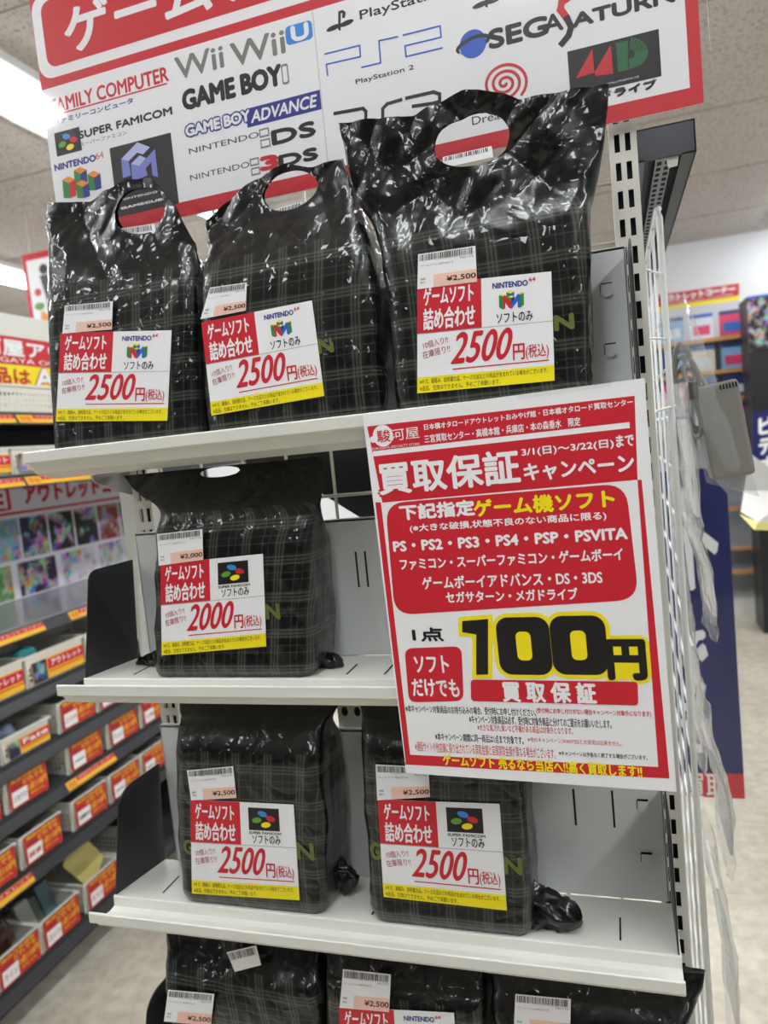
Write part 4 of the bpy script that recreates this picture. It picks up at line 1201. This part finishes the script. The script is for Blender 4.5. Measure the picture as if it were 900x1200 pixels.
# perforated walls are cut as true openings instead of a shader
def basket_mesh(wd, dp, h):
    """open tray basket, origin at its front bottom left (front faces +X), square holes in the three visible walls"""
    mb = MB(); t = .0025; pit = .0145; hs = .0085; tp = .006

    def wall(org, du, L, dn, taper):
        n = max(1, int((L - .02) / pit)); m = max(1, int((h - .03) / pit)); o0 = (L - n * pit) / 2
        def P(a, z, k): return org + du * a + Vector((0, 0, z)) + dn * (k * t) - dn * (taper * (1 - z / h))
        us = [0]; 
        for i in range(n): us += [o0 + pit * i + (pit - hs) / 2, o0 + pit * i + (pit + hs) / 2]
        us += [L]; zs = [0]
        for j in range(m): zs += [.012 + pit * j + (pit - hs) / 2, .012 + pit * j + (pit + hs) / 2]
        zs += [h]
        for i in range(len(us) - 1):
            for j in range(len(zs) - 1):
                if i % 2 == 1 and j % 2 == 1: continue
                a, b_, c, d = us[i], us[i + 1], zs[j], zs[j + 1]
                for k in (0, -1):
                    mb.add([P(a, c, k), P(b_, c, k), P(b_, d, k), P(a, d, k)], [(0, 1, 2, 3) if k == 0 else (3, 2, 1, 0)])
    V = Vector
    wall(V((0, 0, 0)), V((0, 1, 0)), wd, V((1, 0, 0)), tp); wall(V((-dp, wd, 0)), V((0, -1, 0)), wd, V((-1, 0, 0)), tp)
    wall(V((-dp, 0, 0)), V((1, 0, 0)), dp, V((0, -1, 0)), tp); wall(V((0, wd, 0)), V((-1, 0, 0)), dp, V((0, 1, 0)), tp)
    mb.box(-dp + tp, tp, 0, -tp, wd - tp, .003)
    r = .004
    for (x0, y0, x1, y1) in ((-r, -r, r, wd + r), (-dp - r, -r, -dp + r, wd + r), (-dp, -r, 0, r), (-dp, wd - r, 0, wd + r)): mb.box(x0, y0, h - .006, x1, y1, h)
    return mb


CARDR = mat('card_red', (196, 40, 36), .5); CARDO = mat('card_orange_text', (246, 186, 40), .5)


def price_card(parent, y0, wd, z0, h, style, word=None):
    x = LX + .004
    if style == 'wide':
        s = Sheet((x, y0 + .02, z0 + h * .74), (x, y0 + wd - .006, z0 + h * .74), (x, y0 + wd - .006, z0 + .008), (x, y0 + .02, z0 + .008), thick=.0008, base=CARDO, step=.0006)
        s.rect(.28, .06, 1, .58, RED); s.rect(0, 0, .26, 1, ARTS[0]); s.text(word or 'アウトレット', .34, .14, .95, .46, WHITE, 2, bold=.0006); s.rect(.28, .66, 1, .72, RED)
    else:
        s = Sheet((x, y0 + .012, z0 + h * .97), (x, y0 + wd - .004, z0 + h * .97), (x, y0 + wd - .004, z0 + .006), (x, y0 + .012, z0 + .006), thick=.0008, base=CARDR, step=.0006)
        s.text('商品代表価格', .06, .05, .9, .17, CARDO, 1, bold=.0003); s.text('どれでも', .36, .20, .92, .36, CARDO, 1, bold=.0005)
        s.rect(.06, .27, .32, .40, DRED); s.text('1点110円', .46, .43, .97, .68, CARDO, 1, bold=.0007); s.text('税込', .5, .74, .9, .86, CARDO, 1)
        s.rect(.05, .44, .44, .94, WHITE)
        if word: s.text(word, .08, .60, .41, .78, RED if len(word) < 4 else BLK, 2, bold=.0002)
        else: s.rect(.1, .66, .39, .72, GREY, 2)
    s.build('price_card', parent)


_protos = {}


def basket(y0, wd, z0, h, style, label, word=None, dp=.24):
    t = thing('storage_basket', label, 'basket', (LX, y0, z0), 'white perforated baskets on the left aisle shelving')
    key = (wd, dp, h)
    if key not in _protos:
        o = basket_mesh(wd, dp, h).build('basket_tray', IVORYP); _protos[key] = o
    else:
        o = _protos[key].copy(); C.objects.link(o)
    o.parent = t; o.matrix_basis = Matrix.Identity(4)
    if style != 'plain': price_card(t, y0, wd, z0, h, style, word)
    return t


aisle_shelves = []


RAIL = mat('dark_aisle_steel', (54, 55, 59), .4)


def aisle_shelf(z, label, strips, y0=.35, y1=2.6, depth=.34, surf=RAIL):
    t = thing('aisle_shelf', label, 'shelf', (LX - depth / 2, 1.4, z), 'charcoal shelves of the left aisle')
    MB().box(LX - depth, y0, z - .02, LX, y1, z).build('shelf_board', surf, t)
    MB().prism([(LX, z - .006), (LX + .008, z - .008), (LX + .02, z - .032), (LX + .02, z - .036), (LX, z - .034)], 'Y', y0, y1).build('front_rail', RAIL, t)
    for (a, b_, word) in strips:
        A = Vector((LX + .0089, a, z - .0085)); B = Vector((LX + .0206, a, z - .031)); dy = Vector((0, b_ - a, 0))
        s = Sheet(A, A + dy, B + dy, B, thick=.0006, base=CARDO, step=.0004)
        s.rect(.2, .05, 1, .5, RED); s.text(word, .24, .12, .96, .42, WHITE, 2); s.text('特価', .03, .15, .17, .85, RED, 1)
        s.build('price_strip', t)
    return t


RZ = [-.583, -.745, -.872, -1.036, -1.287]
aisle_shelf(RZ[0], 'charcoal shelf under the highest row of small baskets', [])
aisle_shelf(RZ[1], 'charcoal shelf under the second row of baskets', [])
aisle_shelf(RZ[2], 'charcoal shelf under the middle row of 110 yen baskets', [(1.06, 1.27, 'アウトレット コーナー'), (1.66, 1.8, 'アウトレット')])
aisle_shelf(RZ[3], 'charcoal shelf under the fourth row of 110 yen baskets', [(.72, .90, 'アウトレット')])
aisle_shelf(RZ[4], 'lowest charcoal shelf just above the floor', [])
DISP = mat('glossy_grey_shelf', (150, 152, 158), .18)
aisle_shelf(-.405, 'glossy grey display shelf below the picture poster', [(.82, 1.06, 'アウトレット コーナー'), (1.16, 1.36, 'アウトレット コーナー')], surf=DISP)
aisle_shelf(-.005, 'charcoal shelf above the picture poster', [(.9, 1.06, 'アウトレット'), (1.07, 1.35, 'アウトレット コーナー')])
aisle_shelf(.165, 'highest charcoal shelf below the red and yellow banner', [(.9, 1.06, 'アウトレット'), (1.07, 1.35, 'アウトレット コーナー')])
t = thing('aisle_rack', 'white backed steel rack of the left aisle shelving', 'rack', (BX - .03, 1.4, FLOOR))
MB().box(BX - .012, .35, FLOOR, BX, 2.6, .45).build('back_board', mat('aisle_back_dark', (58, 58, 62), .6), t)
MB().box(BX, .35, FLOOR, LX - .12, 2.6, FLOOR + .09).build('base_box', CHAR, t)
for y in (.352, 1.32, 2.57): MB().box(BX - .04, y, FLOOR, BX - .013, y + .03, .45).build('upright', POST, t)

# picture poster on the back of the display bay
PT, PBm = -.027, -.403
s = Sheet((BX + .006, .75, PT), (BX + .006, 2.5, PT), (BX + .006, 2.5, PBm), (BX + .006, .75, PBm), thick=.003, base=mat('poster_lilac_white', (232, 228, 238), .35), step=.0015)
u0 = lambda y: (y - .75) / 1.75
v_ = lambda z: (PT - z) / (PT - PBm)
s.text('アウトレットコーナー', u0(1.42), v_(-.035), u0(2.06), v_(-.10), RED, 1, bold=.004); s.rect(0, v_(-.120), 1, v_(-.128), RED)
s.rrect(u0(1.26), v_(-.04), u0(1.36), v_(-.112), .008, RED, 1); s.text('日', u0(1.28), v_(-.048), u0(1.34), v_(-.104), WHITE, 2, bold=.003)
for i in range(12): s.rect(u0(1.00 + .128 * i), v_(-.142), u0(1.00 + .128 * i + .118), v_(-.275), ARTS[(3, 0, 2, 0, 1, 1, 5, 6, 3, 0, 1, 2)[i]], 1)
for i in range(9): s.rect(u0(.95 + .2 * i), v_(-.288), u0(.95 + .2 * i + .17), v_(-.398), ARTS[(0, 6, 3, 4, 4, 5, 0, 2, 1)[i]], 1)
tag(s.build('picture_poster'), 'outlet corner poster with two rows of small pictures in the left aisle', 'poster')

row_names = ('topmost', 'second', 'middle', 'fourth', 'lowest')
nth = ('nearest', 'second', 'third', 'fourth', 'fifth', 'sixth', 'seventh')
for r, st, wd, h, style, words in ((0, [.755, .988, 1.225, 1.46], .225, .088, 'wide', [None, None, None, None]),
                                   (1, [.692, .872], .17, .068, 'wide', ['Fate', 'Fate'])):
    for k, y in enumerate(st):
        basket(y, wd, RZ[r] + .0005, h, style, 'long white basket, %s in the %s basket row of the left aisle' % (nth[k], row_names[r]), words[k])
for r, st, words in ((1, [1.077, 1.24, 1.40], ['コラボ', None, None]), (2, [.53, .698, .862, 1.088, 1.264, 1.43], [None, None, 'ジオラマ', None, 'アニメン', '小物']),
                     (3, [.56, .72, .884, 1.077, 1.24, 1.40], [None, None, '雑貨', 'その他のもの', None, None]), (4, [.60, .755, .908, 1.082, 1.245], [None, 'ライン', 'ゴジラ', 'ガラス', None])):
    for k, y in enumerate(st):
        basket(y, .148, RZ[r] + .0005, .088, 'price', 'white basket with red 110 yen card, %s in the %s basket row' % (nth[k + (2 if r == 1 else 0)], row_names[r]), words[k])
# a few of the goods in them
def blob(name, label, cat, c, r, m, seed, amp=.2):
    mb = MB(); n, k = 20, 14; vs = []; fs = []
    for j in range(k + 1):
        ph = math.pi * j / k - math.pi / 2
        for i in range(n):
            a = 2 * math.pi * i / n; d = Vector((math.cos(ph) * math.cos(a), math.cos(ph) * math.sin(a), math.sin(ph))); q = 1 + amp * noise.noise(d * 2 + Vector((seed, 0, 0)))
            vs.append((c[0] + d.x * r[0] * q, c[1] + d.y * r[1] * q, c[2] + d.z * r[2] * q))
    for j in range(k):
        for i in range(n): fs.append((j * n + i, j * n + (i + 1) % n, (j + 1) * n + (i + 1) % n, (j + 1) * n + i))
    mb.add(vs, fs); return tag(mb.build(name, m, smooth=True), label, cat)
blob('toy_ball', 'glossy dark brown rounded toy in the lowest left basket', 'toy', (LX - .09, .83, RZ[4] + .082), (.055, .055, .07), mat('brown_gloss', (66, 40, 30), .2), 1, .05)
blob('soft_toy', 'turquoise soft toy peeking over the topmost basket', 'toy', (LX - .07, 1.06, RZ[0] + .065), (.03, .04, .035), mat('turquoise_plush', (90, 200, 205), .7), 2)
blob('soft_toy', 'pale blue soft toy bundle in the second row basket', 'toy', (LX - .09, .955, RZ[1] + .045), (.042, .036, .03), mat('pale_blue_plush', (178, 190, 222), .8), 3, .5)
y_ = 1.13
yq = [Vector((LX - .08, y_ - .03, RZ[4] + .13)), Vector((LX - .092, y_ + .045, RZ[4] + .205)), Vector((LX - .045, y_ + .10, RZ[4] + .092))]
s = Sheet(yq[0], yq[1], yq[2], yq[0] + yq[2] - yq[1], thick=.002, base=mat('pale_yellow_card', (222, 210, 128), .5))
tag(s.build('yellow_card'), 'pale yellow card sticking up from a lowest row basket', 'card')
t = thing('bagged_goods', 'small clear packets lying in the lowest row basket with red writing', 'packet', (LX - .08, .96, RZ[4] + .01))
for k, (dy, dz, m) in enumerate(((.0, .11, CARD2), (.038, .10, mat('dull_green_card', (88, 104, 78), .5)), (.075, .12, mat('dull_blue_card', (92, 118, 128), .5)))):
    yy = .925 + dy
    MB().add([(LX - .05, yy, RZ[4] + .006), (LX - .05, yy + .045, RZ[4] + .006), (LX - .10, yy + .05, RZ[4] + dz), (LX - .10, yy + .005, RZ[4] + dz), (LX - .06, yy, RZ[4] + .006), (LX - .06, yy + .045, RZ[4] + .006), (LX - .11, yy + .05, RZ[4] + dz), (LX - .11, yy + .005, RZ[4] + dz)],
             [(0, 1, 2, 3), (7, 6, 5, 4), (0, 4, 5, 1), (1, 5, 6, 2), (2, 6, 7, 3), (3, 7, 4, 0)]).build('packet_card', m, t)

# upper left: baskets, banner and valance
for k, (y, lab) in enumerate(((.80, 'long white basket on the shelf over the picture poster, nearest'), (1.045, 'long white basket with picture card on the shelf over the picture poster'))):
    basket(y, .24, -.0045, .075, 'wide', lab)
basket(1.02, .26, .1655, .075, 'plain', 'white perforated basket below the red and yellow banner')
t = thing('shop_banner', 'red and yellow outlet banner on top of the left aisle shelving', 'banner', (LX - .08, 1.2, .245))
bx = LX - .06
s = Sheet((bx, .80, .385), (bx, 1.75, .385), (bx, 1.75, .245), (bx, .80, .245), thick=.004, base=YEL, step=.0012)
s.rect(0, 0, 1, .56, RED); s.text('駿河屋アウトレット', .17, .06, .95, .38, WHITE, 2, bold=.002); s.text('SURUGAYA OUTLET CORNER', .2, .42, .9, .52, WHITE, 2)
s.text('商品は', .22, .63, .44, .95, CARDR, 1, bold=.002); s.text('ALL', .46, .6, .66, .97, CARDR, 1, bold=.006); s.text('ALL', .46, .6, .66, .97, WHITE, 2, bold=.003)
s.build('printed_sheet', t)
MB().box(bx - .03, .70, .387, bx, 2.6, .45).build('valance', STEEL, t)
MB().box(bx - .02, .80, .1655, bx - .006, .815, .386).box(bx - .02, 1.73, .1655, bx - .006, 1.745, .386).build('banner_bracket', CHAR, t)
# hanging picture poster far left
p0 = at(25, 299, 'Y', 2.5); p1 = at(62, 292, 'Y', 2.5); p2 = at(33, 384, 'Y', 2.5)
t = thing('hanging_poster', 'red framed poster with a dark printed figure hanging at far left', 'poster', (p0.x, 2.5, p2.z))
x1_ = p0.x + .36; s = Sheet((p0.x, 2.5, p0.z), (x1_, 2.5, p0.z), (x1_, 2.5, p2.z), (p0.x, 2.5, p2.z), thick=.003, base=RED, step=.002)
s.rect(.07, .10, .95, .97, WHITE); s.text('アウトレット', .12, .02, .8, .085, DRED, 1)
s.ell(.34, .25, .07, .07, BLK, 2); s.poly([(.26, .33), (.42, .33), (.45, .65), (.40, .88), (.34, .88), (.32, .6)][::-1], mat('print_charcoal', (60, 62, 68), .5), 2); s.poly([(.22, .8), (.4, .95), (.2, .93)][::-1], ORANGE, 3); s.ell(.2, .74, .08, .05, LGREEN, 3); s.ell(.2, .55, .05, .05, RED, 3)
s.build('printed_sheet', t)
for x in (p0.x + .05, x1_ - .05): MB().tube([(x, 2.502, p0.z - .002), (x, 2.502, CEIL)], .0012, 5).build('hanging_wire', IVORYP, t)
bpy.context.view_layer.update()
